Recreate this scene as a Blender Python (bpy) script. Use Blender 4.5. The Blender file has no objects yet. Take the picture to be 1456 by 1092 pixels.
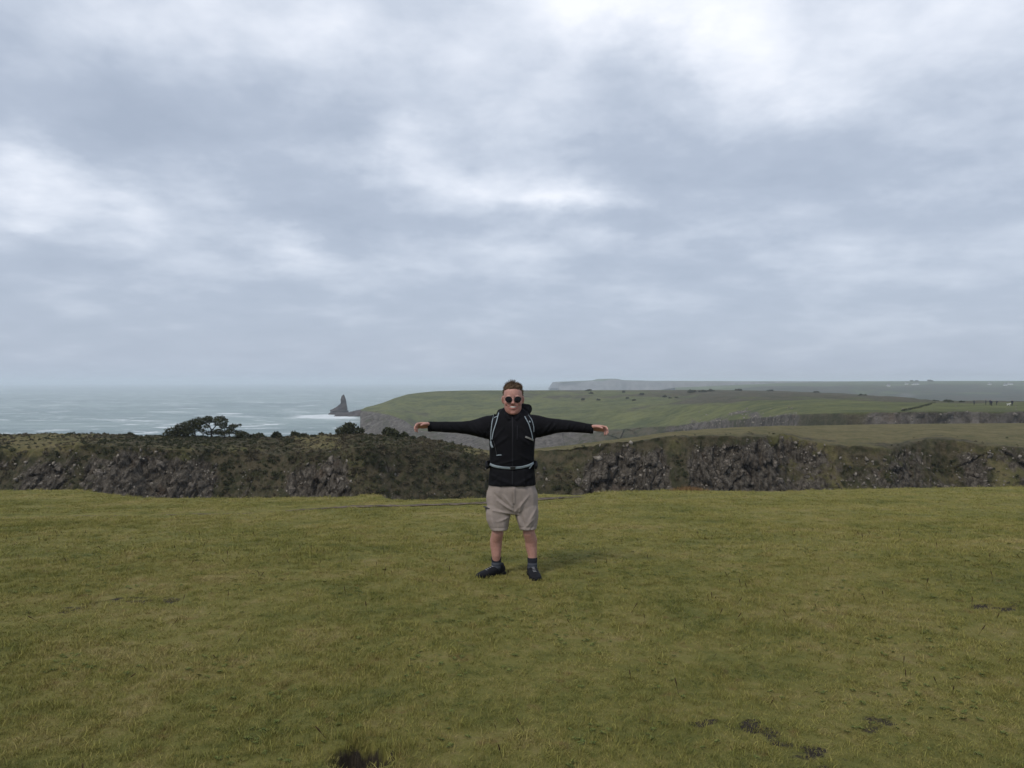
import bpy, bmesh, math, random
import numpy as np
from mathutils import Vector, Matrix
from mathutils.bvhtree import BVHTree

random.seed(7)
rng = np.random.default_rng(11)
SC = bpy.context.scene
COL = SC.collection

# ------------------------------------------------------------------ camera
F = 1060.0          # focal length in photo pixels (photo is 1456 wide)
CX, CY = 728.0, 543.0   # principal column, eye-level row
EYE = 1.764         # eye height above the turf under the man
SEA = -33.24        # sea level, 35 m below the eye
cam_d = bpy.data.cameras.new('camera')
cam = bpy.data.objects.new('camera', cam_d)
COL.objects.link(cam)
cam.location = (0, 0, EYE)
cam.rotation_euler = (math.radians(90), 0, 0)
cam_d.sensor_width = 36.0
cam_d.lens = 36.0 * F / 1456.0
cam_d.shift_y = -3.0 / 1456.0
cam_d.clip_start = 0.05
cam_d.clip_end = 60000
SC.camera = cam

# ------------------------------------------------------------------ sun, sky, exposure
SUN_DIR = Vector((-0.62, -0.80, 1.15)).normalized()   # towards the sun: high, behind the camera's left shoulder
sun_d = bpy.data.lights.new('sun', 'SUN')
sun_d.energy = 1.5
sun_d.angle = math.radians(10)
sun_d.color = (1.0, 0.95, 0.88)
sun = bpy.data.objects.new('sun', sun_d)
COL.objects.link(sun)
sun.rotation_euler = SUN_DIR.to_track_quat('Z', 'Y').to_euler()

SC.view_settings.view_transform = 'Standard'
SC.view_settings.look = 'None'
SC.view_settings.exposure = 0.3
SC.view_settings.gamma = 1.0
SC.view_settings.use_curve_mapping = False
SC.render.engine = 'CYCLES'
SC.cycles.use_denoising = True
SC.cycles.max_bounces = 6
SC.cycles.diffuse_bounces = 2
SC.cycles.glossy_bounces = 2
SC.cycles.transparent_max_bounces = 8
SC.cycles.volume_bounces = 1
SC.cycles.caustics_reflective = False
SC.cycles.caustics_refractive = False


class NT:
    """small helper for building node trees"""
    def __init__(self, tree):
        self.t = tree
        self.n = tree.nodes
        self.l = tree.links

    def new(self, typ, **kw):
        nd = self.n.new(typ)
        for k, v in kw.items():
            setattr(nd, k, v)
        return nd

    def put(self, sock, v):
        if hasattr(v, 'is_output') or isinstance(v, bpy.types.NodeSocket):
            self.l.new(v, sock)
        elif isinstance(v, (tuple, list)) and len(v) == 3 and sock.type == 'RGBA':
            sock.default_value = (*v, 1.0)
        else:
            sock.default_value = v

    def math(self, op, a, b=0.0, c=None, clamp=False):
        nd = self.new('ShaderNodeMath', operation=op)
        nd.use_clamp = clamp
        self.put(nd.inputs[0], a)
        self.put(nd.inputs[1], b)
        if c is not None:
            self.put(nd.inputs[2], c)
        return nd.outputs[0]

    def vmath(self, op, a, b=(0, 0, 0)):
        nd = self.new('ShaderNodeVectorMath', operation=op)
        self.put(nd.inputs[0], a)
        self.put(nd.inputs[1], b)
        return nd.outputs[0]

    def scale(self, v, s):
        nd = self.new('ShaderNodeVectorMath', operation='SCALE')
        self.put(nd.inputs[0], v)
        self.put(nd.inputs['Scale'], s)
        return nd.outputs[0]

    def noise(self, vec, scale, detail=4.0, rough=0.55, dist=0.0, color=False):
        nd = self.new('ShaderNodeTexNoise')
        self.put(nd.inputs['Vector'], vec)
        self.put(nd.inputs['Scale'], scale)
        nd.inputs['Detail'].default_value = detail
        nd.inputs['Roughness'].default_value = rough
        nd.inputs['Distortion'].default_value = dist
        return nd.outputs['Color' if color else 'Fac']

    def maprange(self, v, a, b, c=0.0, d=1.0, smooth=True):
        nd = self.new('ShaderNodeMapRange')
        nd.interpolation_type = 'SMOOTHSTEP' if smooth else 'LINEAR'
        self.put(nd.inputs['Value'], v)
        for k, x in zip(('From Min', 'From Max', 'To Min', 'To Max'), (a, b, c, d)):
            self.put(nd.inputs[k], x)
        return nd.outputs['Result']

    def mix(self, fac, a, b, mode='MIX'):
        nd = self.new('ShaderNodeMix')
        nd.data_type = 'RGBA'
        nd.blend_type = mode
        self.put(nd.inputs[0], fac)
        self.put(nd.inputs[6], a)
        self.put(nd.inputs[7], b)
        return nd.outputs[2]

    def ramp(self, fac, stops):
        nd = self.new('ShaderNodeValToRGB')
        el = nd.color_ramp.elements
        while len(el) < len(stops):
            el.new(0.5)
        for e, (p, c) in zip(el, stops):
            e.position = p
            e.color = (*c, 1.0)
        self.put(nd.inputs[0], fac)
        return nd.outputs[0]


def build_world():
    w = bpy.data.worlds.new('World')
    SC.world = w
    w.use_nodes = True
    w.node_tree.nodes.clear()
    N = NT(w.node_tree)
    out = N.new('ShaderNodeOutputWorld')
    bg = N.new('ShaderNodeBackground')
    bg.inputs['Strength'].default_value = 0.1
    N.l.new(bg.outputs[0], out.inputs['Surface'])
    sky = N.new('ShaderNodeTexSky', sky_type='NISHITA')
    sky.sun_disc = False
    sky.sun_elevation = math.asin(SUN_DIR.z)
    sky.sun_rotation = math.atan2(SUN_DIR.x, SUN_DIR.y)
    sky.air_density = 1.0
    sky.dust_density = 2.0
    tc = N.new('ShaderNodeTexCoord')
    d = tc.outputs['Generated']
    sep = N.new('ShaderNodeSeparateXYZ')
    N.l.new(d, sep.inputs[0])
    x, y, z = sep.outputs
    zc = N.math('ADD', N.math('MAXIMUM', z, 0.0), 0.22)
    px = N.math('DIVIDE', x, zc)
    py = N.math('DIVIDE', y, zc)
    comb = N.new('ShaderNodeCombineXYZ')
    N.l.new(px, comb.inputs[0]); N.l.new(py, comb.inputs[1])
    P = comb.outputs[0]
    # drifting cloud sheet seen in perspective
    n1 = N.noise(P, 0.95, 5.0, 0.5, 0.2)
    n2 = N.noise(N.vmath('ADD', P, (13.1, 4.7, 2.0)), 3.2, 7.0, 0.55, 0.1)
    n3 = N.noise(N.vmath('ADD', P, (3.1, 24.7, 2.0)), 6.5, 6.0, 0.6, 0.1)
    # angular coordinates, warped, for the larger light and dark masses of this sky
    wc = N.noise(P, 1.5, 6.0, 0.62, 0.0, color=True)
    ws = N.new('ShaderNodeSeparateXYZ')
    N.l.new(wc, ws.inputs[0])
    az = N.math('ARCTAN2', x, y)
    el = N.math('ARCSINE', z)
    az = N.math('ADD', az, N.math('MULTIPLY', N.math('SUBTRACT', ws.outputs[0], 0.5), 0.26))
    el = N.math('ADD', el, N.math('MULTIPLY', N.math('SUBTRACT', ws.outputs[1], 0.5), 0.17))
    tot = N.math('ADD', N.math('MULTIPLY', N.math('SUBTRACT', n1, 0.5), 0.85),
                 N.math('MULTIPLY', N.math('SUBTRACT', n2, 0.5), 1.15))
    tot = N.math('ADD', tot, N.math('MULTIPLY', N.math('SUBTRACT', n3, 0.5), 0.18))
    blobs = [  # photo column, row, half width, half height, strength
        (900, 5, 150, 38, .36), (1050, 70, 110, 75, .42), (1300, 40, 240, 80, .16), (1230, 120, 110, 45, .18), (1000, 10, 60, 40, .15),
        (570, 200, 50, 22, .22), (620, 225, 50, 20, .16), (690, 235, 60, 40, .10), (800, 280, 75, 26, .36), (760, 230, 80, 40, .16), (70, 240, 95, 32, .34), (45, 285, 55, 18, .30),
        (410, 40, 150, 60, .20), (200, 290, 110, 28, .14), (410, 330, 42, 24, .24), (450, 360, 60, 22, .16), (530, 390, 70, 16, .12), (770, 370, 120, 25, .12),
        (1380, 240, 120, 30, .14), (1150, 370, 150, 22, .12),
        (300, 170, 230, 60, -.20), (420, 250, 130, 50, -.20), (880, 110, 100, 55, -.24), (1160, 210, 280, 55, -.17), (100, 90, 180, 50, -.10),
        (560, 300, 190, 26, -.14), (860, 320, 260, 28, -.14), (200, 385, 300, 35, -.10)]
    for bx, by, sx, sy, a in blobs:
        ca = math.atan2(bx - CX, F)
        ce = math.atan2((CY - by), math.hypot(F, bx - CX))
        dx = N.math('DIVIDE', N.math('SUBTRACT', az, ca), sx / F)
        dy = N.math('DIVIDE', N.math('SUBTRACT', el, ce), sy / F)
        r2 = N.math('ADD', N.math('MULTIPLY', dx, dx), N.math('MULTIPLY', dy, dy))
        g = N.math('POWER', 2.71828, N.math('MULTIPLY', r2, -1.0))
        tot = N.math('MULTIPLY_ADD', g, a, tot)
    # the sheet thickens and evens out towards the horizon
    low = N.maprange(z, 0.0, 0.26, 0.0, 1.0)
    tot = N.math('MULTIPLY', tot, N.math('MULTIPLY_ADD', low, 0.55, 0.45))
    tot = N.math('ADD', tot, N.math('MULTIPLY_ADD', low, 0.24, 0.21))
    col = N.ramp(tot, [(0.0, (.340, .394, .490)), (0.28, (.395, .450, .548)), (0.52, (.515, .568, .662)), (0.76, (.675, .717, .80)), (1.0, (.85, .870, .92))])
    col10 = N.scale(col, 10.0)
    mixed = N.mix(0.93, sky.outputs[0], col10)
    N.l.new(mixed, bg.inputs['Color'])


build_world()


# ------------------------------------------------------------------ helpers
def W(px, py, d):
    """photo pixel at a known distance -> world point"""
    return ((px - CX) / F * d, d, EYE - (py - CY) / F * d)


def _hash(ix, iy, iz, seed):
    with np.errstate(over='ignore'):
        h = (ix.astype(np.int64) * 374761393 + iy.astype(np.int64) * 668265263 + iz.astype(np.int64) * 2147483647 + seed * 974634777)
        h = (h ^ (h >> 13)) * 1274126177
        h = h ^ (h >> 16)
        h = h * 1103515245 + 12345
        h = h ^ (h >> 15)
    return (h & 0xFFFFFF).astype(np.float64) / float(0xFFFFFF)


def vnoise(x, y, z=None, seed=0):
    x = np.asarray(x, float); y = np.asarray(y, float)
    z = np.zeros_like(x) if z is None else np.asarray(z, float)
    x, y, z = np.broadcast_arrays(x, y, z)
    ix, iy, iz = np.floor(x), np.floor(y), np.floor(z)
    fx, fy, fz = x - ix, y - iy, z - iz
    sx, sy, sz = (f * f * f * (f * (f * 6 - 15) + 10) for f in (fx, fy, fz))
    r = 0
    for dx in (0, 1):
        for dy in (0, 1):
            for dz in (0, 1):
                w = (sx if dx else 1 - sx) * (sy if dy else 1 - sy) * (sz if dz else 1 - sz)
                r = r + w * _hash(ix + dx, iy + dy, iz + dz, seed)
    return r * 2 - 1


def fbm(x, y, z=None, octaves=4, seed=0, gain=0.5):
    a, f, r, n = 1.0, 1.0, 0.0, 0.0
    for o in range(octaves):
        r = r + a * vnoise(np.asarray(x) * f, np.asarray(y) * f, None if z is None else np.asarray(z) * f, seed + o * 17)
        n += a
        a *= gain
        f *= 2.03
    return r / n


def cells(x, y, seed=0):
    """2-D cell noise: random value of the nearest cell and the gap to its border"""
    ix, iy = np.floor(x), np.floor(y)
    b1 = np.full(x.shape, 9.0); b2 = np.full(x.shape, 9.0); val = np.zeros(x.shape); gx = np.zeros(x.shape); gy = np.zeros(x.shape)
    zz = np.zeros_like(ix)
    for dx in (-1, 0, 1):
        for dy in (-1, 0, 1):
            cx, cy = ix + dx, iy + dy
            qx = cx + _hash(cx, cy, zz, seed) - x
            qy = cy + _hash(cx, cy, zz, seed + 5) - y
            d = np.sqrt(qx * qx + qy * qy)
            v = _hash(cx, cy, zz, seed + 9)
            near = d < b1
            b2 = np.where(near, b1, np.minimum(b2, d))
            val = np.where(near, v, val); gx = np.where(near, qx, gx); gy = np.where(near, qy, gy)
            b1 = np.where(near, d, b1)
    return val, b2 - b1, gx, gy


def smooth01(a, b, x):
    t = np.clip((np.asarray(x, float) - a) / (b - a), 0, 1)
    return t * t * (3 - 2 * t)


def make_mesh(name, V, Fc, attrs=None, smooth=True):
    """V (n,3); Fc list of (m,k) int arrays, k = 3 or 4"""
    me = bpy.data.meshes.new(name)
    V = np.asarray(V, np.float32)
    if not isinstance(Fc, list) or (len(Fc) and not isinstance(Fc[0], np.ndarray)):
        me.from_pydata([tuple(map(float, v)) for v in V], [], Fc)
    else:
        me.vertices.add(len(V))
        me.vertices.foreach_set('co', V.ravel())
        tot = np.concatenate([np.full(len(f), f.shape[1], np.int32) for f in Fc])
        idx = np.concatenate([f.ravel() for f in Fc]).astype(np.int32)
        me.loops.add(len(idx))
        me.loops.foreach_set('vertex_index', idx)
        me.polygons.add(len(tot))
        st = np.concatenate([[0], np.cumsum(tot)[:-1]]).astype(np.int32)
        me.polygons.foreach_set('loop_start', st)
        me.polygons.foreach_set('loop_total', tot)
    me.update(calc_edges=True)
    me.validate()
    if smooth:
        me.polygons.foreach_set('use_smooth', np.ones(len(me.polygons), bool))
    for k, v in (attrs or {}).items():
        v = np.asarray(v, np.float32)
        if v.ndim == 1:
            a = me.attributes.new(k, 'FLOAT', 'POINT')
            a.data.foreach_set('value', v)
        else:
            a = me.attributes.new(k, 'FLOAT_COLOR', 'POINT')
            a.data.foreach_set('color', np.column_stack([v, np.ones(len(v))]).astype(np.float32).ravel())
    return me


def grid_faces(R, C, closed=False):
    i = np.arange(R - 1)[:, None]
    j = np.arange(C if closed else C - 1)[None, :]
    j2 = (j + 1) % C
    return np.stack([i * C + j, i * C + j2, (i + 1) * C + j2, (i + 1) * C + j], -1).reshape(-1, 4)


def obj(name, me, mat=None, parent=None, label=None, cat=None, group=None, kind=None, loc=None):
    o = bpy.data.objects.new(name, me)
    COL.objects.link(o)
    if mat is not None and me is not None:
        if len(me.materials) == 0:
            me.materials.append(mat)
    if parent is not None:
        o.parent = parent
    if loc is not None:
        o.location = loc
    for k, v in (('label', label), ('category', cat), ('group', group), ('kind', kind)):
        if v:
            o[k] = v
    return o


def principled(name, rough=0.8, spec=0.3):
    m = bpy.data.materials.new(name)
    m.use_nodes = True
    N = NT(m.node_tree)
    b = N.n['Principled BSDF']
    b.inputs['Roughness'].default_value = rough
    b.inputs['Specular IOR Level'].default_value = spec
    return m, N, b


def simple_mat(name, col, rough=0.8, spec=0.3, var=0.25, scale=30.0, bump=0.0, bscale=200.0):
    m, N, b = principled(name, rough, spec)
    tc = N.new('ShaderNodeTexCoord').outputs['Object']
    n = N.noise(tc, scale, 5.0, 0.6)
    lo = tuple(c * (1 - var) for c in col)
    hi = tuple(min(1, c * (1 + var)) for c in col)
    N.put(b.inputs['Base Color'], N.mix(N.maprange(n, 0.3, 0.7), lo, hi))
    if bump:
        bp = N.new('ShaderNodeBump')
        bp.inputs['Strength'].default_value = bump
        bp.inputs['Distance'].default_value = 0.01
        N.put(bp.inputs['Height'], N.noise(tc, bscale, 3.0, 0.6))
        N.l.new(bp.outputs[0], b.inputs['Normal'])
    return m


def attr(N, name, color=False):
    a = N.new('ShaderNodeAttribute', attribute_name=name)
    return a.outputs['Color' if color else 'Fac']


# ------------------------------------------------------------------ materials of the land
def turf_colour(N):
    """short coastal turf: lush, olive and straw patches, in world metres so blades and soil agree"""
    P = N.new('ShaderNodeNewGeometry').outputs['Position']
    P = N.vmath('MULTIPLY', P, (1.0, 1.0, 0.0))
    a = N.noise(P, 0.55, 4.0, 0.6)
    b = N.noise(P, 2.6, 5.0, 0.65)
    c = N.noise(P, 16.0, 6.0, 0.72)
    t = N.math('ADD', N.math('MULTIPLY', a, 0.50), N.math('ADD', N.math('MULTIPLY', b, 0.48), N.math('MULTIPLY', c, 0.46)))
    t = N.math('SUBTRACT', t, 0.18)
    col = N.ramp(t, [(0.32, (.060, .078, .021)), (0.45, (.145, .148, .036)), (0.56, (.212, .194, .052)), (0.70, (.285, .232, .092))])
    red = N.noise(N.vmath('ADD', P, (31, 7, 0)), 5.0, 4.0, 0.7)
    col = N.mix(N.maprange(red, 0.56, 0.74, 0.0, 0.55), col, (.18, .100, .045))
    return col, P


def mat_turf():
    m, N, b = principled('turf', 0.9, 0.15)
    col, P = turf_colour(N)
    soil = attr(N, 'soil')
    sc = N.ramp(N.noise(P, 22.0, 6.0, 0.7), [(0.3, (.020, .016, .012)), (0.7, (.062, .050, .037))])
    sn = N.noise(P, 9.0, 5.0, 0.7)
    mask = N.maprange(N.math('ADD', soil, N.math('MULTIPLY', N.math('SUBTRACT', sn, 0.5), 1.8)), 0.45, 0.80)
    col = N.mix(mask, N.mix(0.18, col, (.06, .055, .02)), sc)
    rock = attr(N, 'rock')
    rc = N.ramp(N.noise(P, 3.0, 6.0, 0.7), [(0.3, (.035, .03, .025)), (0.7, (.16, .145, .13))])
    col = N.mix(rock, col, rc)
    N.put(b.inputs['Base Color'], col)
    bp = N.new('ShaderNodeBump')
    bp.inputs['Strength'].default_value = 0.9
    bp.inputs['Distance'].default_value = 0.03
    N.put(bp.inputs['Height'], N.noise(P, 45.0, 6.0, 0.75))
    N.l.new(bp.outputs[0], b.inputs['Normal'])
    return m


def mat_blades():
    m, N, b = principled('grass_blades', 0.75, 0.2)
    col, P = turf_colour(N)
    r = N.new('ShaderNodeObjectInfo').outputs['Random']
    geo_r = attr(N, 'blade')
    v = N.math('MULTIPLY_ADD', geo_r, 0.7, 0.75)
    col = N.scale(col, v)
    col = N.mix(N.maprange(geo_r, 0.80, 0.95, 0.0, 0.55), col, (.25, .20, .085))
    col = N.mix(N.maprange(r, 0.9, 1.0, 0.0, 0.4), col, (.12, .075, .035))
    N.put(b.inputs['Base Color'], col)
    tr = N.new('ShaderNodeBsdfTranslucent')
    N.put(tr.inputs['Color'], col)
    mx = N.new('ShaderNodeMixShader')
    mx.inputs[0].default_value = 0.18
    N.l.new(b.outputs[0], mx.inputs[1]); N.l.new(tr.outputs[0], mx.inputs[2])
    N.l.new(mx.outputs[0], N.n['Material Output'].inputs['Surface'])
    return m


def mat_cliff(name, s=1.0, grassA=(.052, .060, .019), grassB=(.098, .098, .034), heath=(.050, .043, .026), scrub=(.026, .030, .013),
              rockA=(.050, .046, .043), rockB=(.20, .19, .185), bumpd=0.25):
    """limestone with heath, turf and ivy; s = noise frequency per metre"""
    m, N, b = principled(name, 0.92, 0.15)
    P = N.new('ShaderNodeNewGeometry').outputs['Position']
    rock = attr(N, 'rock')
    hth = attr(N, 'heath')
    n1 = N.noise(P, 0.35 * s, 5.0, 0.65)
    n2 = N.noise(N.vmath('ADD', P, (9, 5, 3)), 1.6 * s, 6.0, 0.7)
    n3 = N.noise(N.vmath('MULTIPLY', P, (1.0, 1.0, 0.55)), 3.2 * s, 7.0, 0.72)
    g = N.mix(N.maprange(N.math('ADD', N.math('MULTIPLY', n1, .5), N.math('MULTIPLY', n2, .5)), 0.38, 0.62), grassA, grassB)
    h = N.mix(N.maprange(n2, 0.40, 0.60), scrub, heath)
    veg = N.mix(N.maprange(N.math('ADD', hth, N.math('MULTIPLY', N.math('SUBTRACT', n1, 0.5), 1.6)), 0.35, 0.65), g, h)
    rc = N.ramp(n3, [(0.28, tuple(c * .35 for c in rockA)), (0.44, rockA), (0.60, tuple((p + q) / 2 for p, q in zip(rockA, rockB))), (0.74, rockB)])
    stain = N.noise(N.vmath('ADD', P, (3, 71, 13)), 0.55 * s, 4.0, 0.6)
    rc = N.mix(N.maprange(stain, 0.60, 0.72, 0.0, 0.5), rc, (.115, .075, .048))
    fleck = N.noise(N.vmath('ADD', P, (41, 11, 7)), 6.0 * s, 5.0, 0.7)
    rc = N.mix(N.maprange(fleck, 0.60, 0.70, 0.0, 0.5), rc, tuple(min(1, c * 1.35) for c in rockB))
    rc = N.mix(N.maprange(fleck, 0.44, 0.34, 0.0, 0.7), rc, tuple(c * .4 for c in rockA))
    mask = N.maprange(N.math('ADD', rock, N.math('MULTIPLY', N.math('SUBTRACT', n2, 0.5), 1.3)), 0.36, 0.68)
    N.put(b.inputs['Base Color'], N.mix(mask, veg, rc))
    bp = N.new('ShaderNodeBump')
    bp.inputs['Strength'].default_value = 0.8
    bp.inputs['Distance'].default_value = bumpd
    N.put(bp.inputs['Height'], N.math('ADD', n3, N.noise(P, 9.0 * s, 5.0, 0.7)))
    N.l.new(bp.outputs[0], b.inputs['Normal'])
    return m


def mat_sea():
    m, N, b = principled('sea_water', 0.22, 0.5)
    b.inputs['IOR'].default_value = 1.33
    P = N.new('ShaderNodeNewGeometry').outputs['Position']
    Q = N.vmath('MULTIPLY', P, (0.55, 1.0, 1.0))
    n = N.noise(Q, 0.006, 5.0, 0.6)
    swell = N.noise(Q, 0.05, 4.0, 0.6, 0.4)
    chop = N.noise(Q, 0.35, 5.0, 0.65, 0.2)
    col = N.mix(N.maprange(N.math('ADD', N.math('MULTIPLY', n, .5), N.math('MULTIPLY', N.noise(N.vmath('MULTIPLY', P, (.012, .05, 1.0)), 1.0, 7.0, .7), .5)), 0.40, 0.60), (.098, .152, .143), (.200, .264, .242))  # stretched noise paints the shade of wave troughs into the water colour
    foam = attr(N, 'foam')
    streak = N.noise(N.vmath('MULTIPLY', P, (0.020, 0.050, 1.0)), 1.0, 8.0, 0.72, 0.6)
    f1 = N.maprange(streak, 0.545, 0.62)
    fc = N.noise(N.vmath('MULTIPLY', P, (0.035, 0.09, 1.0)), 1.0, 6.0, 0.75, 0.3)
    f2 = N.maprange(N.math('ADD', foam, N.math('MULTIPLY', N.math('SUBTRACT', fc, 0.5), 2.6)), 0.35, 1.25, 0.0, 0.9)
    fm = N.math('MAXIMUM', N.math('MULTIPLY', f1, 0.85), f2)
    N.put(b.inputs['Base Color'], N.mix(fm, col, (.80, .83, .84)))
    N.put(b.inputs['Roughness'], N.math('MULTIPLY_ADD', fm, 0.5, 0.28))
    bp = N.new('ShaderNodeBump')
    bp.inputs['Strength'].default_value = 1.0
    bp.inputs['Distance'].default_value = 5.0
    N.put(bp.inputs['Height'], N.math('ADD', swell, N.math('MULTIPLY', chop, 0.25)))
    N.l.new(bp.outputs[0], b.inputs['Normal'])
    return m


M_TURF = mat_turf()
M_BLADE = mat_blades()
M_RIDGE = mat_cliff('ridge_limestone', 1.0, grassA=(.100, .094, .038), grassB=(.185, .152, .072), heath=(.092, .076, .046), scrub=(.046, .046, .023), rockA=(.050, .042, .032), rockB=(.215, .186, .150))
M_HEAD = mat_cliff('headland_turf', 0.10, grassA=(.066, .078, .027), grassB=(.145, .150, .050), heath=(.092, .078, .048), scrub=(.055, .055, .028), rockA=(.078, .066, .054), rockB=(.215, .19, .165), bumpd=1.5)
M_FAR = mat_cliff('far_land', 0.012, grassA=(.060, .078, .030), grassB=(.10, .12, .045), heath=(.06, .055, .035), scrub=(.040, .050, .028), rockA=(.12, .115, .11), rockB=(.22, .21, .20), bumpd=2.0)
M_STONE = simple_mat('limestone_boulder', (.120, .103, .084), 0.92, 0.15, 0.6, 3.0, 0.7, 12.0)
M_SCREE = simple_mat('limestone_chips', (.165, .146, .120), 0.92, 0.15, 0.75, 1.6, 0.3, 20.0)
M_STACK = simple_mat('stack_rock', (.050, .038, .034), 0.95, 0.1, 0.5, 0.15, 0.6, 0.4)
M_SEA = mat_sea()


# ------------------------------------------------------------------ sea
def build_sea():
    R = np.concatenate([np.geomspace(60, 1400, 150), np.geomspace(1450, 19000, 50)])
    A = np.radians(np.linspace(-100, 100, 260))
    X = R[:, None] * np.sin(A)[None, :]
    Y = R[:, None] * np.cos(A)[None, :]
    amp = smooth01(1600, 500, R)[:, None]
    Z = SEA + amp * 0.5 * fbm(X / 60, Y / 28, octaves=4, seed=3)
    # surf round the stack and the reef, and streaks running off to the left of it
    foam = np.zeros_like(X)
    for px, py, sx, sy, a in ((474, 591, 28, 3.0, 1.2), (440, 592.5, 46, 2.2, 1.0), (468, 594, 50, 2.0, .55), (500, 596, 30, 2.5, .5), (420, 597, 40, 1.5, .45),
                              (480, 600, 60, 3, .42), (40, 548.5, 60, .7, .55), (150, 549.5, 60, .6, .5), (600, 553, 80, .8, .35)):
        ppx = CX + F * X / np.maximum(Y, 1)
        ppy = CY + F * (EYE - SEA) / np.maximum(Y, 1)
        foam += np.where(Y > 50, a * np.exp(-((ppx - px) / sx) ** 2 - ((ppy - py) / sy) ** 2), 0)
    V = np.stack([X, Y, Z], -1).reshape(-1, 3)
    me = make_mesh('sea', V, [grid_faces(len(R), len(A))], {'foam': np.clip(foam, 0, 1).ravel()})
    obj('sea', me, M_SEA, kind='structure', label='grey-green choppy sea with white surf streaks')


build_sea()

# ------------------------------------------------------------------ near turf
EDGE_PX = [-2500, -300, 0, 110, 135, 160, 200, 300, 420, 500, 515, 535, 543, 556, 600, 690, 740, 775, 800, 822, 860, 940, 1000, 1060, 1110, 1250, 1330, 1456, 1800, 4000]
EDGE_Y = [694, 697, 697, 696.5, 701, 704, 707, 709, 708, 707, 703.5, 703, 707, 711, 711.5, 708, 704, 702, 702.5, 703, 699, 697.5, 697.5, 698.5, 699, 695, 694, 692, 690, 690]
HOLE = W(515, 1088, 3.36)[:2]
MAN_D = 6.8


def drop(d):
    return 0.045 * (np.sqrt((d - 7.0) ** 2 + 1.0) + (d - 7.0)) - 0.0369


def ground_z(x, y):
    x = np.asarray(x, float); y = np.asarray(y, float)
    z = -drop(y)
    near = smooth01(1.0, 4.0, np.hypot(x, y - MAN_D))
    z = z + near * (0.030 * fbm(x / 1.6, y / 1.6, octaves=3, seed=21) + 0.05 * vnoise(x / 5.0, y / 5.0, seed=4)) * smooth01(24, 14, y)
    z = z + 0.012 * fbm(x / 0.28, y / 0.28, octaves=3, seed=5)
    return z


def edge_dist(px):
    ey = np.interp(px, EDGE_PX, EDGE_Y)
    lo, hi = np.full(np.shape(px), 8.0), np.full(np.shape(px), 60.0)
    for _ in range(40):
        mid = (lo + hi) / 2
        y = CY + F * (EYE + drop(mid)) / mid
        lo = np.where(y > ey, mid, lo)
        hi = np.where(y > ey, hi, mid)
    return (lo + hi) / 2


SOIL = [(1008, 1030, .10, .05, 1.0), (1060, 1040, .07, .03, .8), (1110, 1052, .08, .04, .8), (1232, 1025, .10, .05, 1.0), (1170, 1085, .12, .05, .9), (1150, 1000, .14, .04, .5),
        (100, 864, .14, .05, .9), (165, 851, .15, .05, .8), (205, 853, .14, .05, .8), (245, 852, .08, .04, .6), (1440, 864, .3, .05, .9), (1400, 862, .15, .04, .6), (1320, 829, .35, .06, .6),
        (1310, 735, .6, .15, .6), (1415, 798, .3, .06, .5), (60, 808, .4, .1, .4), (1290, 1055, .08, .04, .6), (1075, 1030, .05, .03, .7)]


def soil_mask(x, y):
    s = np.zeros(np.shape(x))
    for px, py, sx, sy, a in SOIL:
        d = F * EYE / (py - CY)
        for _ in range(6):
            d = F * (EYE + float(drop(np.array(d)))) / (py - CY)
        cx = (px - CX) / F * d
        s = s + a * np.exp(-((x - cx) / (sx * 1.5)) ** 2 - ((y - d) / (sy * 3.0)) ** 2)
    s = s * np.clip(.62 + 1.1 * fbm(x / .06, y / .09, octaves=3, seed=77), 0, 1.3)
    hd = np.hypot((x - HOLE[0]) / 1.15, y - HOLE[1])
    s = s + 1.2 * smooth01(0.16, 0.10, hd)
    return s


PATH_PX = [(-60, 735), (120, 733), (300, 731), (400, 727), (480, 722.5), (540, 720), (600, 718), (680, 715.5), (760, 710), (800, 706.5), (830, 704)]


def path_points():
    out = []
    for px, py in PATH_PX:
        d = 12.0
        for _ in range(30):
            d = F * (EYE + float(drop(np.array(d)))) / (py - CY)
        out.append(((px - CX) / F * d, d))
    t = np.arange(len(out))
    tt = np.linspace(0, len(out) - 1, 400)
    P = np.array(out)
    return np.stack([np.interp(tt, t, P[:, 0]), np.interp(tt, t, P[:, 1])], 1)


PATH = path_points()


def path_dist(x, y):
    x = np.ravel(x); y = np.ravel(y)
    r = np.full(x.shape, 99.0)
    near = np.where(y > 7)[0]
    for k in range(0, len(near), 40000):
        s = near[k:k + 40000]
        r[s] = np.sqrt(((x[s, None] - PATH[None, ::4, 0]) ** 2 + (y[s, None] - PATH[None, ::4, 1]) ** 2).min(1))
    return r


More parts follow.
